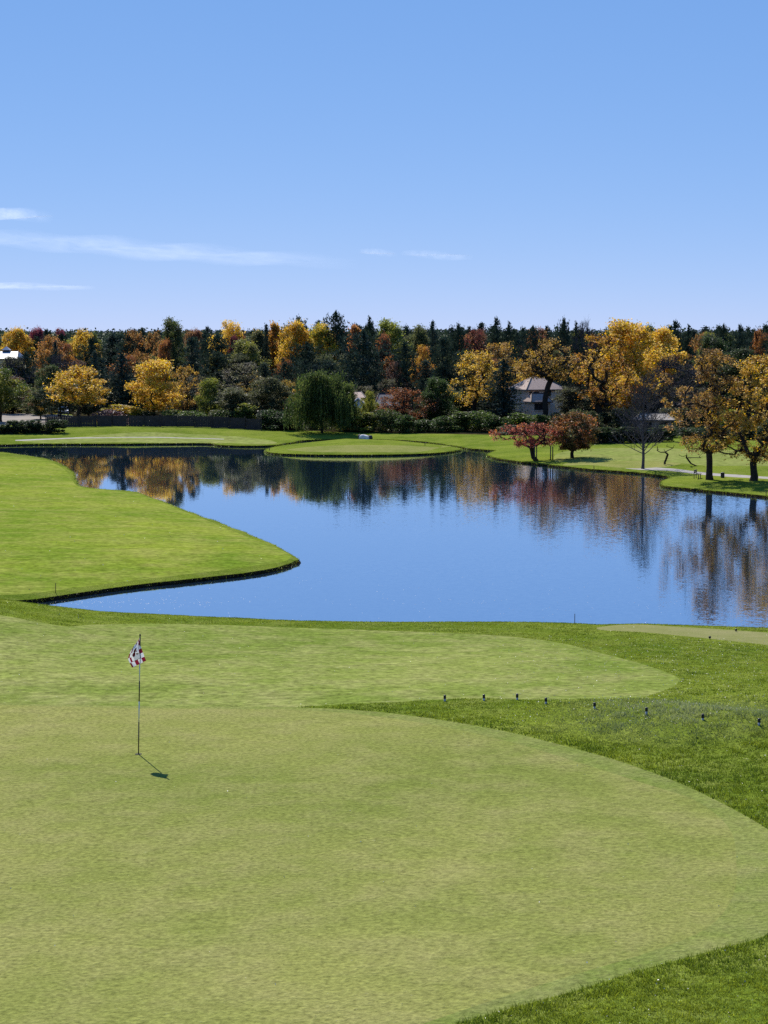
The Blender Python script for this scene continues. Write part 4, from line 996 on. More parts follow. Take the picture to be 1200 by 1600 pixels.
hip(h2, qx0, qx1, 6.1, 11.9, qz + .1, L_(556, 613, D + 9)[2] - qz, M['shingle'], .35, .6)
# dark roofed house
D = 318.0; x, y, z0 = px(604, 640, D); zg = float(H([x], [y])[0]); h3 = empty('house', (x, y, zg)); tag(h3, 'house with big dark slate roof behind the small lime-yellow tree', 'house')
a0, a1 = L_(588, 634, D)[0], L_(620, 634, D)[0]; ez = L_(604, 635, D)[2]
b = MB(); b.box(((a0 + a1) / 2, 3, ez / 2), (a1 - a0, 6, ez)); b.build('wall', M['stucco'], h3)
hip(h3, a0, a1, 0, 6, ez + .1, L_(604, 616, D + 3)[2] - ez, M['shingle_dark'], .4, .6)
window(h3, (a0 + a1) / 2 + .6, 0, ez * .55, 1.2, 1.0, 2)
# white roofed building with cupola
D = 402.0; x, y, z0 = px(14, 560, D); zg = float(H([x], [y])[0]); h4 = empty('white_roofed_building', (x, y, zg)); tag(h4, 'white roofed building with small pyramid cupola among the far pines', 'building')
a0, a1 = L_(-6, 555, D)[0], L_(24, 555, D)[0]; ez = L_(10, 561, D)[2]
b = MB(); b.box(((a0 + a1) / 2, 4, ez / 2), (a1 - a0, 8, ez)); b.build('wall', M['stucco'], h4)
hip(h4, a0, a1, 0, 8, ez + .1, L_(10, 549.5, D + 4)[2] - ez, M['roof_white'], .5, .75)
cz0 = L_(10, 550, D + 4)[2]; cz1 = L_(10, 547, D + 4)[2]; cz2 = L_(10, 541, D + 4)[2]; cx_ = L_(10, 547, D + 4)[0]
b = MB(); b.box((cx_, 4, (cz0 + cz1) / 2 - .15), (1.0, 1.0, cz1 - cz0 + .3)); b.build('cupola', M['fascia'], h4)
poly('cupola_roof', [(cx_ - .85, 3.15, cz1), (cx_ + .85, 3.15, cz1), (cx_ + .85, 4.85, cz1), (cx_ - .85, 4.85, cz1), (cx_, 4, cz2)], [(0, 1, 4), (1, 2, 4), (2, 3, 4), (3, 0, 4), (3, 2, 1, 0)], M['roof_white'], h4)
for uc in (13.5,): window(h4, L_(uc, 563, D)[0], 0, ez - 1.4, 1.2, 1.2, 2)
# low house with pale roof
D = 284.0; x, y, z0 = px(1025, 690, D); zg = float(H([x], [y])[0]); h5 = empty('low_house', (x, y, zg)); tag(h5, 'low house with pale shingled roof behind the slim leafless tree', 'house')
a0, a1 = L_(1001, 657, D)[0], L_(1049, 657, D)[0]; ez = L_(1025, 657, D)[2]
b = MB(); b.box(((a0 + a1) / 2, 3, ez / 2), (a1 - a0, 6, ez)); b.build('wall', M['shingle'], h5)
hip(h5, a0, a1, 0, 6, ez + .1, L_(1025, 647, D + 3)[2] - ez, M['shingle_pale'], .5, .7)
for uc in (1012, 1037): window(h5, L_(uc, 668, D)[0], 0, ez * .55, 1.2, 1.1, 2)

# ------------------------------------------------------------------ board fence: boards, rails and posts
fe = empty('board_fence', (0, 0, 0)); tag(fe, 'long dark board fence along the far bank under the golden trees', 'fence')
fx0 = px(72, 680, 296)[0]; fx1 = px(408, 680, 293)[0]
npan = 13; bw = (fx1 - fx0) / npan
pb = MB()
nb_ = 9
for i in range(nb_):
    pb.box((-bw / 2 + .06 + (bw - .12) * (i + .5) / nb_, (.012 if i % 2 else 0), .82), ((bw - .12) / nb_ - .02, .03, 1.56 + (.02 if i % 3 == 0 else 0)))
pb.box((0, .045, .3), (bw - .1, .05, .1)); pb.box((0, .045, 1.3), (bw - .1, .05, .1))
pm = None
po = MB(); po.box((0, 0, .85), (.13, .13, 1.86)); po.box((0, 0, 1.80), (.19, .19, .06)); pom = None
for i in range(npan + 1):
    xx = fx0 + bw * i; yy = 296 - 3 * i / npan + 1.2 * math.sin(i * .7); zz = float(H([xx], [yy])[0])
    if pom is None: q = po.build('post', M['post'], fe); pom = q.data
    else: q = obj('post', pom, fe)
    q.location = (xx, yy, zz - .05)
    if i < npan:
        x2 = fx0 + bw * (i + 1); y2 = 296 - 3 * (i + 1) / npan + 1.2 * math.sin((i + 1) * .7); z2 = float(H([x2], [y2])[0])
        if pm is None: q = pb.build('panel', M['fence'], fe); pm = q.data
        else: q = obj('panel', pm, fe)
        q.location = ((xx + x2) / 2, (yy + y2) / 2 + .09, (zz + z2) / 2 - .02); q.rotation_euler = (0, 0, math.atan2(y2 - yy, x2 - xx))

# ------------------------------------------------------------------ golf flagstick
M['maroon'] = plain('maroon_cloth', (.24, .010, .030), .8, .1, 30, .1)
M['white_cloth'] = plain('white_cloth', (.80, .78, .80), .8, .04, 30, .1)
M['grey_cloth'] = plain('grey_print', (.45, .47, .52), .8, .05, 30, .1)
M['black_ink'] = plain('black_print', (.012, .010, .012), .8, .1, 30, 0)
M['red_ink'] = plain('dark_red_print', (.19, .008, .02), .8, .1, 30, 0)
M['pole_light'] = plain('pole_pale', (.62, .62, .60), .35, .05, 20, 0)
M['pole_dark'] = plain('pole_black', (.018, .017, .017), .35, .1, 20, 0)
M['hole'] = plain('hole_dark', (.012, .012, .010), .9)
for k_ in ('maroon', 'white_cloth', 'grey_cloth'):
    t = M[k_].node_tree; pb_ = [n for n in t.nodes if n.type == 'BSDF_PRINCIPLED'][0]; out_ = [n for n in t.nodes if n.type == 'OUTPUT_MATERIAL'][0]
    tr = N(t, 'ShaderNodeBsdfTranslucent'); ms = N(t, 'ShaderNodeMixShader'); ms.inputs[0].default_value = .3
    t.links.new(pb_.inputs['Base Color'].links[0].from_socket, tr.inputs[0]); t.links.new(pb_.outputs[0], ms.inputs[1]); t.links.new(tr.outputs[0], ms.inputs[2]); t.links.new(ms.outputs[0], out_.inputs[0])
fx, fy = onground([(216.3, 1178.5)])[0]; fz = float(near_h(np.array([fx]), np.array([fy]))[0])
fl = empty('golf_flagstick', (fx, fy, fz)); tag(fl, 'golf flagstick with maroon and white chequered flag in the putting green', 'flag')
def K(u, v, dy=0.0):
    a, b_, c_ = PV(u, v, fy + dy); return Vector((a - fx, b_ - fy, c_ - fz))
for v0, v1, mt, rd in ((1178.5, 1128, 'pole_dark', .0105), (1128, 1096, 'pole_light', .0105), (1096, 1064, 'pole_dark', .0105), (1064, 1030, 'pole_light', .0105), (1030, 993, 'pole_dark', .0115)):
    b = MB(); f = lambda v: 216.3 + (218.9 - 216.3) * (1178.5 - v) / 185
    b.tube([K(f(v0), v0) - Vector((0, 0, .08 if v0 > 1170 else 0)), K(f(v1), v1)], [rd, rd], 10); b.build('pole_section', M[mt], fl, True)
b = MB(); kk = K(218.9, 993); b.tube([kk, kk + Vector((0, 0, .012)), kk + Vector((0, 0, .03))], [.016, .017, .006], 10); b.build('finial', M['pole_dark'], fl, True)
b = MB(); ring = []
V = [(math.cos(a) * rr, math.sin(a) * rr, .006 if rr > .05 else .005) for rr in (.054, .062) for a in np.linspace(0, 6.283, 24, endpoint=False)]
b.add(V, [(i, (i + 1) % 24, 24 + (i + 1) % 24, 24 + i) for i in range(24)] ); b.build('cup_rim', M['hole'], fl)
b = MB(); b.add([(math.cos(a) * .054, math.sin(a) * .054, .0055) for a in np.linspace(0, 6.283, 24, endpoint=False)], [list(range(24))]); b.build('cup', M['hole'], fl)
# cloth: hangs from the top of the pole and blows towards the viewer
def lerp_poly(P, t):
    P = np.array(P, float); n = len(P) - 1; q = t * n; i = min(int(q), n - 1); return P[i] + (P[i + 1] - P[i]) * (q - i)
Rt = catmull([(228.4, 1032.3), (225.2, 1024.5), (222.4, 1016.5), (220.0, 1009.5), (219.0, 1003), (218.9, 995.5)], .5, False)
Lf = catmull([(206.4, 1043.2), (202.8, 1036), (200.4, 1028.8), (203.6, 1019), (208.6, 1010.5), (212.6, 1005.0)], .5, False)
def flagpt(s, t_):
    a = lerp_poly(Lf, t_); b_ = lerp_poly(Rt, t_); p = a * (1 - s) + b_ * s
    depth = -.035 * (1 - t_) * (.4 + .6 * s) + .03 * (1 - t_) * (1 - s) * s + .030 * math.sin(s * 6.5 + t_ * 2.5) * (1 - .6 * t_) + .02 * math.sin(t_ * 7 + s * 2)
    depth -= .016
    return K(p[0], p[1], depth)
NG = 72; nc, nr = 4.4, 5.6
V = []; F = []; MI = []
for j in range(NG + 1):
    for i in range(NG + 1): V.append(flagpt(i / NG, j / NG))
def cell(s, t_):
    cs, rw = (1 - s) * nc, t_ * nr           # cells counted from the right lower corner
    ci, ri = int(cs), int(rw)
    border = ci == 0 or ri == 0 or rw > nr - 1.0 or cs > nc - 0.9
    if border:
        if min(abs(cs - 1), abs(rw - 1)) < .03 and not (ci == 0 and ri == 0) and ((ci == 0) ^ (ri == 0)): pass
        return 0 if (ci + ri) % 2 == 0 else 1
    if (abs(cs - 1) < .10 and rw < nr - 1) or (abs(rw - 1) < .09 and cs < nc - .9): return 3
    x_, y_ = cs - 2.15, rw - 2.75            # emblem: two dark red rounds ringed in black with black leaves
    for (ex, ey, er) in ((.30, .42, .48), (.55, -.38, .52)):
        dd0 = math.hypot(x_ - ex, (y_ - ey))
        if dd0 < er * .8: return 4
        if dd0 < er * .95: return 3
    if abs(x_ + .38) < .20 and -.75 < y_ < .30 and (abs(y_ + .15) > .10): return 3
    if abs(x_ + .05) < .28 and .55 < y_ < 1.0: return 3
    if abs(x_ + .75) < .13 and -.75 < y_ < -.45: return 3
    if -.95 < y_ + 0 < -.70 and abs(x_) < .9 and rw > 1.15: return 2
    return 2 if (rw < 1.9 and cs < 2.9) else 1
for j in range(NG):
    for i in range(NG):
        F.append((j * (NG + 1) + i, j * (NG + 1) + i + 1, (j + 1) * (NG + 1) + i + 1, (j + 1) * (NG + 1) + i)); MI.append(cell((i + .5) / NG, (j + .5) / NG))
fm = mesh('flag', V, [F], [M['maroon'], M['white_cloth'], M['grey_cloth'], M['black_ink'], M['red_ink']], True, MI)
fo = obj('flag', fm, fl); 

# ------------------------------------------------------------------ short posts beside the green
M['cap'] = plain('black_cap', (.015, .014, .014), .5, .1, 10)
M['postgrey'] = plain('post_grey', (.42, .42, .43), .6, .15, 10)
pe_src = None
for i, (u, v, lb) in enumerate([(695, 1095.5, 'black capped short post nearest to where the rough narrows beside the green'), (756, 1094.5, 'black capped short post, second along from the narrow end of the rough'), (808, 1093.5, 'black capped short post, third along, closest before the bend of the row'),
                    (853, 1100, 'black capped short post at the bend of the row'), (929, 1107.5, 'black capped short post, first past the bend of the row'), (1010, 1115.5, 'black capped short post below the rounded end of the apron'),
                    (1098, 1126, 'black capped short post standing in the dew-whitened grass, last but one'), (1186, 1133, 'black capped short post at the picture edge, last of the row')]):
    x, y = onground([(u, v)])[0]; z = float(near_h(np.array([x]), np.array([y]))[0])
    e = empty('marker_post', (x, y, z)); tag(e, lb, 'post', 'short black capped posts beside the green')
    if pe_src is None:
        b = MB(); b.tube([(0, 0, -.08), (0, 0, .05)], [.022, .022], 10); q1 = b.build('body', M['postgrey'], e, True)
        b = MB(); b.tube([(0, 0, .05), (0, 0, .055), (0, 0, .12), (0, 0, .128)], [.022, .028, .028, .018], 10); q2 = b.build('cap', M['cap'], e, True); pe_src = (q1.data, q2.data)
    else: obj('body', pe_src[0], e); obj('cap', pe_src[1], e)
# thin hazard stakes by the water
M['stake'] = plain('stake_dark', (.05, .02, .015), .7)
for (u, v0, v1, z0, lb) in [(87, 926, 911, 0, 'tall thin dark stake at the head of the narrow inlet'), (449, 856.5, 847, 0, 'thin dark stake near the tip of the peninsula'), (292, 794, 788.5, 0, 'thin stake on the far edge of the peninsula'),
                        (898, 975, 966.5, 1, 'thin reddish stake on the near bank against the water'), (421, 711, 706, 0, 'tiny dark stake at the near edge of the island'), (664, 709, 704.5, 0, 'tiny dark stake at the curved end of the island'),
                        (928, 732, 727, 0, 'thin dark stake on the shore by the pale mown patch'), (1197, 774, 767, 0, 'dark stake on the shore under the golden ochre tree')]:
    if z0: x, y = onground([(u, v0)])[0]
    else: x, y = onground([(u, v0)], 1.0)[0]
    z = float(H([x], [y])[0]); zt = PV(u, v1, y)[2]; hh_ = max(.3, zt - z); rr = y / FPX * .55
    b = MB(); b.tube([(0, 0, -.2), (0, 0, hh_ * .96), (.004, 0, hh_)], [rr, rr * .9, rr * .4], 8); o = b.build('hazard_stake', M['stake'], None, True); o.location = (x, y, z); tag(o, lb, 'stake', 'thin stakes along the lake')
# posts that prop the red tree
for u, vt, lb in [(835.2, 699, 'slim dark prop post at the outer side under the red tree'), (838.4, 700, 'slim dark prop post close beside the outermost under the red tree'), (860.2, 699, 'slim dark prop post on the trunk side under the red tree'), (863.6, 700, 'slim dark prop post nearest the russet tree, under the red tree')]:
    x, y, z = PV(u, 716.5, 233.3); zg = float(H([x], [y])[0]); zt = PV(u, vt, 233.3)[2] + .15
    b = MB(); b.tube([(0, 0, -.3), (0, 0, zt - zg), (0, 0, zt - zg + .05)], [.065, .062, .03], 8); o = b.build('prop_post', M['frame'], None, True); o.location = (x, y, zg); tag(o, lb, 'post', 'prop posts under the red tree')
# bench and litter bin
M['wood'] = plain('weathered_wood', (.16, .12, .09), .8, .25, 6, .4)
x, y = onground([(1091, 747.5)], 1.0)[0]; z = float(H([x], [y])[0]); be = empty('bench', (x, y, z), R(70)); tag(be, 'small wooden bench beside the cart path seen from its end', 'bench')
for i in range(3):
    b = MB(); b.box((0, -.14 + .15 * i, .45), (1.3, .13, .04), bev=.01); b.build('seat_slat', M['wood'], be)
for i in range(2):
    b = MB(); b.box((0, .27 + .02 * i, .63 + .17 * i), (1.3, .035, .14)); b.build('back_slat', M['wood'], be)
for sx in (-.52, .52):
    b = MB(); b.box((sx, -.12, .213), (.07, .07, .426)); b.build('leg', M['frame'], be)
    b = MB(); b.box((sx, .315, .43), (.07, .06, .87)); b.build('leg', M['frame'], be)
x, y = onground([(1129, 746.5)], 1.0)[0]; z = float(H([x], [y])[0]); bi = empty('litter_bin', (x, y, z)); tag(bi, 'dark cylindrical litter bin on the cart path by the thick ochre tree trunk', 'bin')
b = MB(); b.tube([(0, 0, -.02), (0, 0, .05), (0, 0, .48)], [.16, .17, .18], 14); b.build('drum', M['cap'], bi, True)
b = MB(); b.tube([(0, 0, .48), (0, 0, .52), (0, 0, .545)], [.195, .195, .12], 14); b.build('lid', M['frame'], bi)
for k in range(7):
    a_ = k * 2 * math.pi / 7; b = MB(); b.box((.178 * math.cos(a_), .178 * math.sin(a_), .26), (.02, .06, .40), a_); b.build('slat', M['frame'], bi)
# boulders behind the island green
def boulder(name, loc, size, mat, seed, label, group=None):
    r = np.random.default_rng(seed); import bmesh
    bm = bmesh.new(); bmesh.ops.create_icosphere(bm, subdivisions=3, radius=1)
    pl = [(Vector(r.normal(size=3)).normalized(), r.uniform(.62, .95)) for _ in range(14)]
    for v in bm.verts:
        for n_, d_ in pl:
            k = v.co.dot(n_)
            if k > d_: v.co -= n_ * (k - d_) * .9
        v.co = Vector((v.co.x * size[0], v.co.y * size[1], v.co.z * size[2]))
    me = bpy.data.meshes.new(name); bm.to_mesh(me); bm.free(); me.materials.append(mat)
    o = obj(name, me); o.location = loc; tag(o, label, 'boulder', group); return o
M['pale_rock'] = plain('pale_rock', (.62, .58, .58), .8, .25, 4, .6); M['dark_rock'] = plain('dark_rock', (.04, .037, .037), .85, .3, 3, .6)
for (u, w_, h_, mt, sd, lb) in [(569, .72, .50, 'pale_rock', 3, 'whitish boulder at the back edge of the island green'), (562, .34, .48, 'dark_rock', 5, 'dark stone on the willow side of the whitish boulder'), (577.5, .42, .52, 'dark_rock', 8, 'dark stone on the other side of the whitish boulder')]:
    x, y, _z = PV(u, 692, 271.5 if mt == 'pale_rock' else 271.8); zg = float(H([x], [y])[0]); boulder('boulder', (x, y, zg + .18), (w_, .5, h_), M[mt], sd, lb)
# parked white car behind the fence
D = 334.0; x, y, z0 = px(99, 651, D); zg = float(H([x], [y])[0]); ca = empty('parked_car', (x, y, zg), R(8)); tag(ca, 'white parked car half hidden behind the golden tree', 'car')
prof = [(-2.1, .35), (-2.15, .75), (-1.9, .95), (-1.45, 1.0), (-1.0, 1.45), (.9, 1.5), (1.6, 1.02), (2.1, .92), (2.15, .4)]
V = [(-.86 + (.1 if z_ > 1.2 else 0), y_, z_) for y_, z_ in prof] + [(.86 - (.1 if z_ > 1.2 else 0), y_, z_) for y_, z_ in prof]; n_ = len(prof)
poly('body', V, [list(range(n_)), list(range(2 * n_ - 1, n_ - 1, -1))] + [(i, n_ + i, n_ + (i + 1) % n_, (i + 1) % n_) for i in range(n_)], M['whitew'], ca)
poly('rear_window', [(-.68, -1.415, 1.05), (.68, -1.415, 1.05), (.64, -1.06, 1.40), (-.64, -1.06, 1.40)], [(0, 1, 2, 3)], M['glass'], ca)
for sx in (-.76, .76):
    for yy in (-1.3, 1.35):
        b = MB(); b.tube([(sx - .1, yy, .32), (sx + .1, yy, .32)], [.32, .32], 14); b.build('wheel', M['cap'], ca)
    b = MB(); b.box((sx * .85, -2.13, .78), (.26, .06, .14)); b.build('tail_light', M['maroon'], ca)
b = MB(); b.box((0, -2.12, .5), (1.6, .12, .2)); b.build('bumper', M['fascia'], ca)
# tee markers
for u, v, lb in [(1109, 998.5, 'small dark tee marker at the near side of the pale tee box'), (1150, 987, 'small dark tee marker at the water side of the pale tee box')]:
    x, y = onground([(u, v)])[0]; z = float(near_h(np.array([x]), np.array([y]))[0]); e = empty('tee_marker', (x, y, z)); tag(e, lb, 'tee marker', 'tee markers')
    b = MB(); b.tube([(0, 0, .015), (0, 0, .03), (0, 0, .055), (0, 0, .075), (0, 0, .085)], [.015, .03, .035, .028, .01], 12); b.build('ball', M['cap'], e, True)
    b = MB(); b.tube([(0, 0, -.06), (0, 0, .03)], [.008, .008], 6); b.build('spike', M['postgrey'], e)

# ------------------------------------------------------------------ grass blades and fallen leaves
def blade_mat():
    m, t, o = newmat('grass_blade'); g = N(t, 'ShaderNodeNewGeometry')
    nz = noise(t, g.outputs['Position'], .6, 3)
    r1 = ramp(t, nz.outputs[0], [(.33, (.115, .175, .010)), (.67, (.26, .31, .020))])
    r2 = ramp(t, g.outputs['Random Per Island'], [(0, (.55,) * 3), (.85, (1.2,) * 3), (1, (2.2, 2.0, 2.2))])
    c = mix(t, 1.0, r1.outputs[0], r2.outputs[0], 'MULTIPLY')
    cx_, cy_ = onground([(1080, 1104)])[0]         # patch of dewy, frost-paled grass
    mp = N(t, 'ShaderNodeMapping'); mp.vector_type = 'POINT'; mp.inputs['Location'].default_value = (-cx_ / 4.2, -cy_ / 3.2, 0); mp.inputs['Scale'].default_value = (1 / 4.2, 1 / 3.2, 0); t.links.new(g.outputs['Position'], mp.inputs[0])
    gr = N(t, 'ShaderNodeTexGradient'); gr.gradient_type = 'SPHERICAL'; t.links.new(mp.outputs[0], gr.inputs[0])
    n5 = noise(t, g.outputs['Position'], 3.0, 4); mm = N(t, 'ShaderNodeMath', operation='MULTIPLY'); t.links.new(gr.outputs[1], mm.inputs[0]); t.links.new(n5.outputs[0], mm.inputs[1])
    rr = ramp(t, mm.outputs[0], [(.08, (0, 0, 0)), (.45, (.6,) * 3)]); c = mix(t, rr.outputs[0], c, (.36, .39, .22))
    b = N(t, 'ShaderNodeBsdfPrincipled'); b.inputs['Roughness'].default_value = .45; b.inputs['Specular IOR Level'].default_value = .3
    tr = N(t, 'ShaderNodeBsdfTranslucent'); ms = N(t, 'ShaderNodeMixShader'); ms.inputs[0].default_value = .4
    t.links.new(c, b.inputs[0]); t.links.new(c, tr.inputs[0]); t.links.new(b.outputs[0], ms.inputs[1]); t.links.new(tr.outputs[0], ms.inputs[2]); t.links.new(ms.outputs[0], o.inputs[0]); return m
M['blade'] = blade_mat()
r = np.random.default_rng(9)
gl, al, tl = zones[1][1], zones[3][1], zones[2][1]
# spread over the near rough, thinner with distance
nc_ = 1500000
yy = 18 + (62 - 18) * r.uniform(0, 1, nc_); half = yy * .2; xx = r.uniform(-1, 1, nc_) * (half + .6)
den = np.interp(yy, [18, 28, 42, 62], [1.0, .8, .45, .3]); k = r.uniform(size=nc_) < den; xx, yy = xx[k], yy[k]
k = ~(inpoly(xx, yy, gl) | inpoly(xx, yy, al) | inpoly(xx, yy, tl)); xx, yy = xx[k], yy[k]
tuft = r.uniform(size=len(xx)) < .55      # over half of the blades gather in tufts
nt_ = len(xx) // 26; ti = r.integers(0, len(xx), nt_); pick = r.integers(0, nt_, len(xx))
tx, ty = xx[ti][pick], yy[ti][pick]; sp_ = .02 + .0012 * ty
xx = np.where(tuft, tx + r.normal(size=len(xx)) * sp_, xx); yy = np.where(tuft, ty + r.normal(size=len(yy)) * sp_, yy)
k = ~(inpoly(xx, yy, gl) | inpoly(xx, yy, al) | inpoly(xx, yy, tl)); xx, yy, tuft = xx[k], yy[k], tuft[k]
zz = near_h(xx, yy); n_ = len(xx)
hb = np.interp(yy, [18, 37, 44, 62], [.028, .030, .017, .016]) * r.uniform(.4, 1.4, n_) * (1 + .35 * wob(xx, yy, 3.0, 2)) * np.where(tuft, 1.2, .85) * (1 + .7 * np.exp(-((yy - 38.0 + 0.73 * (xx - 6)) / 1.6) ** 2) * ss(xx, 2, 6)); wb = np.interp(yy, [18, 40, 62], [.0045, .009, .013]) * r.uniform(.7, 1.4, n_)
def pdist(px_, py_, P):
    A = P; B = np.roll(P, -1, 0); d_ = B - A; l2 = (d_ ** 2).sum(1) + 1e-9; out = np.empty(len(px_))
    for i in range(0, len(px_), 4000):
        qx, qy = px_[i:i + 4000, None] - A[:, 0], py_[i:i + 4000, None] - A[:, 1]; t = np.clip((qx * d_[:, 0] + qy * d_[:, 1]) / l2, 0, 1)
        out[i:i + 4000] = np.sqrt(((qx - t * d_[:, 0]) ** 2 + (qy - t * d_[:, 1]) ** 2).min(1))
    return out
edge = np.exp(-(pdist(xx, yy, gl[::2]) / .3) ** 2)
hb = hb * (1 + .8 * edge)
a_ = r.uniform(0, 6.283, n_); ln = r.normal(size=(n_, 2)) * .45 * hb[:, None]
c0 = np.column_stack([xx, yy, zz - .006]); dx = np.column_stack([np.cos(a_), np.sin(a_), np.zeros(n_)]) * wb[:, None]
tp = np.column_stack([xx + ln[:, 0], yy + ln[:, 1], zz + hb])
V = np.stack([c0 - dx, c0 + dx, tp], 1).reshape(-1, 3)
tag(obj('rough_grass', mesh('rough_grass', V, [np.arange(n_ * 3).reshape(-1, 3)], M['blade'])), 'longer rough grass blades around the putting green', kind='stuff')
# ragged turf hanging over the banks
bl = []
for L__ in (lake, island):
    T__ = np.roll(L__, -1, 0) - np.roll(L__, 1, 0); T__ /= np.linalg.norm(T__, axis=1)[:, None]; Nn = np.stack([T__[:, 1], -T__[:, 0]], 1)
    if L__ is island: Nn = -Nn
    vis = (L__[:, 1] > 84) & (L__[:, 1] < 320) & (np.abs(L__[:, 0]) < L__[:, 1] * .21)
    for P_, n__ in zip(L__[vis], Nn[vis]):
        k_ = 85; f_ = r.uniform(-.7, .7, k_); o_ = r.normal(size=k_) * .09 + .26
        bl.append(np.column_stack([P_[0] + f_ * -n__[1] + o_ * n__[0], P_[1] + f_ * n__[0] + o_ * n__[1], np.full(k_, n__[0]), np.full(k_, n__[1])]))
bl = np.concatenate(bl); zb = H(bl[:, 0], bl[:, 1]); kk_ = zb > .02; bl, zb = bl[kk_], zb[kk_]; n3 = len(bl); sc_ = bl[:, 1] / 110
a3 = r.uniform(0, 6.283, n3); c3 = np.column_stack([bl[:, 0], bl[:, 1], zb - .02]); d3 = np.column_stack([np.cos(a3), np.sin(a3), np.zeros(n3)]) * (.013 * sc_ * r.uniform(.6, 1.4, n3))[:, None]
lenb = .085 * np.sqrt(sc_) * r.uniform(.4, 1.5, n3); hang = r.uniform(-.3, 1.3, n3) * lenb
t3 = np.column_stack([bl[:, 0] - bl[:, 2] * hang, bl[:, 1] - bl[:, 3] * hang, zb + lenb * r.uniform(-.5, .9, n3)])
tag(obj('bank_grass', mesh('bank_grass', np.stack([c3 - d3, c3 + d3, t3], 1).reshape(-1, 3), [np.arange(n3 * 3).reshape(-1, 3)], M['blade'])), 'ragged grass hanging over the lake banks', kind='stuff')
# fallen leaves, dew-white flecks, and pale flecks for glints on the water
m, t, o = newmat('leaf_and_glint'); g = N(t, 'ShaderNodeNewGeometry')
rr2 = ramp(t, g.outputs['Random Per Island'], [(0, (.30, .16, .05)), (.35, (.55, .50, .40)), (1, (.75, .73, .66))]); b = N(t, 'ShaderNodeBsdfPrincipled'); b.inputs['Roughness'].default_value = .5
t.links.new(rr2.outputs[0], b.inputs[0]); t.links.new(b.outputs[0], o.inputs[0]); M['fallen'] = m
nl = 40000; yy = r.uniform(20, 62, nl); xx = r.uniform(-1, 1, nl) * yy * .195
u_, v_ = proj(xx, yy, near_h(xx, yy)); w_ = np.where(inpoly(xx, yy, gl), .007, np.where(inpoly(xx, yy, al), .035, .08)); w_ = np.where((u_ > 780) & (v_ < 1135) & (v_ > 1000), w_ * 7, w_)
k = r.uniform(size=nl) < w_; xx, yy = xx[k], yy[k]; zz = near_h(xx, yy) + np.where(inpoly(xx, yy, gl) | inpoly(xx, yy, al), .012, .045)
lv, lf = leaves(np.column_stack([xx, yy, zz]), .0095, r, 1.5, .7)
n2_ = 600; x2 = r.uniform(-70, 0, n2_); y2 = r.uniform(105, 230, n2_); s2 = sdist(x2, y2); k = (s2 > .6); x2, y2 = x2[k], y2[k]
lv2, lf2 = leaves(np.column_stack([x2, y2, H(x2, y2) + .03]), .035, r, 1.5, .7)
lv = np.concatenate([lv, lv2]); lf = np.concatenate([lf, lf2 + len(lf) * 4])
tag(obj('fallen_leaves', mesh('fallen_leaves', lv, [lf], M['fallen'])), 'pale fallen leaves scattered over the turf', kind='stuff')
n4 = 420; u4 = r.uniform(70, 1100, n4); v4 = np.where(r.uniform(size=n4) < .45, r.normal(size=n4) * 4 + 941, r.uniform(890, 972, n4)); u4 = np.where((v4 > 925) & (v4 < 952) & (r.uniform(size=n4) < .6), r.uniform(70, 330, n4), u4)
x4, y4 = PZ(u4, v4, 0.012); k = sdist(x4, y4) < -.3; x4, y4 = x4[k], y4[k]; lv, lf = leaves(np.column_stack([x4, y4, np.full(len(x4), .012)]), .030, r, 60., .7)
tag(obj('water_glints', mesh('water_glints', lv, [lf], M['fallen'])), 'pale flecks imitating sun glints on the near water of the lake', kind='stuff')  # small pale quads stand in for sun glints on the lake
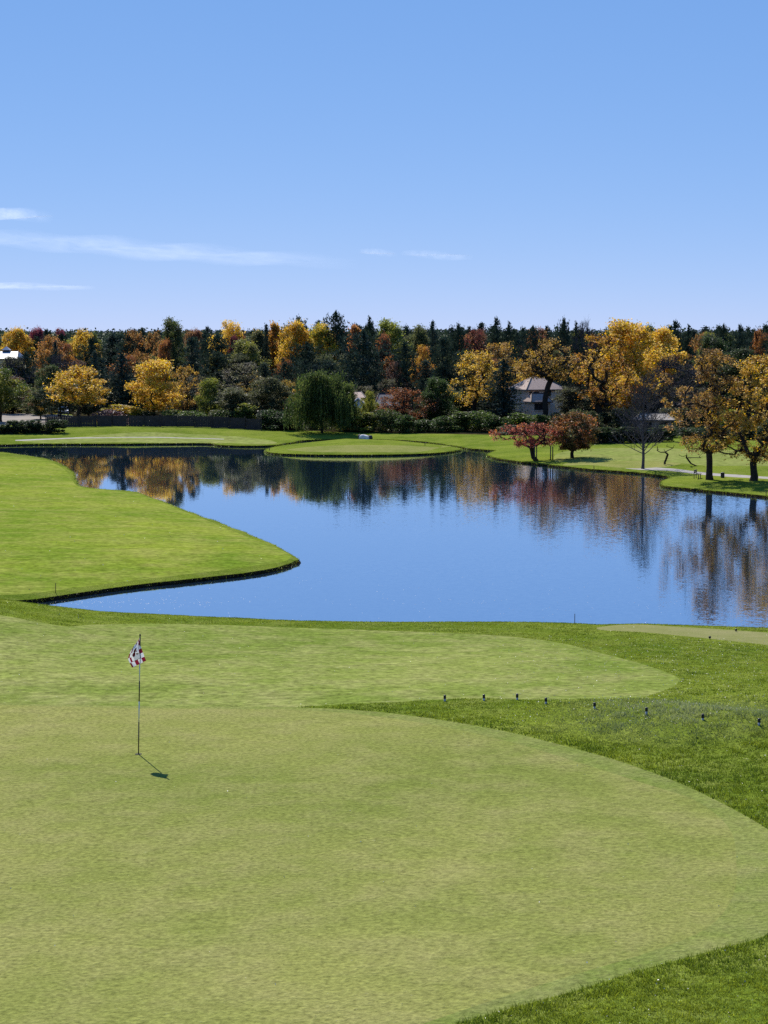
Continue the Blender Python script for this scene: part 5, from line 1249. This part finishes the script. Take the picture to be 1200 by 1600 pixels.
# ------------------------------------------------------------------ thin cirrus, sheets of ice cloud lit by the sun
def cloud_mat(name, dens):
    m, t, o = newmat(name); tc = N(t, 'ShaderNodeTexCoord'); uv = tc.outputs['UV']
    sx = N(t, 'ShaderNodeSeparateXYZ'); t.links.new(uv, sx.inputs[0])
    mp = N(t, 'ShaderNodeMapping'); mp.inputs['Scale'].default_value = (5, 1.2, 1); t.links.new(uv, mp.inputs[0]); oi = N(t, 'ShaderNodeObjectInfo')
    ad = N(t, 'ShaderNodeVectorMath', operation='ADD'); t.links.new(mp.outputs[0], ad.inputs[0]); t.links.new(oi.outputs['Random'], ad.inputs[1])
    nz = noise(t, ad.outputs[0], 2.2, 6, .6)
    def M_(op, a, b_=None, c=None):
        q = N(t, 'ShaderNodeMath', operation=op); q.use_clamp = op in ('MULTIPLY',)
        for i, s in enumerate((a, b_, c)):
            if s is None: continue
            if isinstance(s, (int, float)): q.inputs[i].default_value = s
            else: t.links.new(s, q.inputs[i])
        return q.outputs[0]
    ed = M_('SUBTRACT', 1.0, M_('POWER', M_('ABSOLUTE', M_('MULTIPLY_ADD', sx.outputs[1], 2.0, -1.0)), 1.6))
    en = M_('SUBTRACT', 1.0, M_('POWER', M_('ABSOLUTE', M_('MULTIPLY_ADD', sx.outputs[0], 2.0, -1.0)), 2.2))
    al = M_('MULTIPLY', M_('MULTIPLY', ed, en), M_('MULTIPLY', M_('SUBTRACT', nz.outputs[0], .22), dens))
    tl = N(t, 'ShaderNodeBsdfTranslucent'); tl.inputs[0].default_value = (.9, .9, .9, 1); tp = N(t, 'ShaderNodeBsdfTransparent'); ms = N(t, 'ShaderNodeMixShader')
    t.links.new(al, ms.inputs[0]); t.links.new(tp.outputs[0], ms.inputs[1]); t.links.new(tl.outputs[0], ms.inputs[2]); t.links.new(ms.outputs[0], o.inputs[0]); return m
def cloud(pts, half, dens, label):
    c = catmull(pts, 12, False); n = len(c); V = []; UV = []
    for i, (u, v) in enumerate(c):
        hw = half * (0.55 + .45 * math.sin(math.pi * i / (n - 1)))
        for j in range(9):
            q = j / 8; vv = v + (q - .5) * 2 * hw
            a, b_ = PZ(u, vv, 3000.0); V.append((a, b_, 3000.0 + 60 * math.sin(i * .5 + j))); UV.append((i / (n - 1), q))
    F = [(i * 9 + j, i * 9 + j + 1, (i + 1) * 9 + j + 1, (i + 1) * 9 + j) for i in range(n - 1) for j in range(8)]
    me = mesh('cloud', V, [F], cloud_mat('cirrus', dens), True); ul = me.uv_layers.new(name='UVMap')
    li = np.zeros(len(me.loops), dtype=np.int32); me.loops.foreach_get('vertex_index', li); ul.data.foreach_set('uv', np.array(UV, dtype=np.float32)[li].ravel())
    tag(obj('cloud', me), label, 'cloud', 'thin streaks of cirrus cloud')
cloud([(-140, 330), (-40, 333), (30, 337), (85, 339)], 12, .8, 'short bright wisp of cloud, highest of the streaks')
cloud([(-160, 372), (0, 373), (120, 381), (250, 392), (400, 402), (560, 412)], 17, .5, 'long thin cloud streak slanting across the sky')
cloud([(-140, 446), (0, 447), (80, 448), (150, 450)], 6, .75, 'flat narrow cloud streak low in the sky')
cloud([(560, 393), (590, 395), (620, 397)], 5, .4, 'tiny faint cloud wisp beyond the end of the long streak')
cloud([(625, 396), (670, 398), (740, 402)], 6, .4, 'faint small cloud streak, farthest from the bright wisp')
cloud([(-120, 492), (0, 493), (90, 494)], 9, .35, 'pale haze-like cloud band just above the skyline')
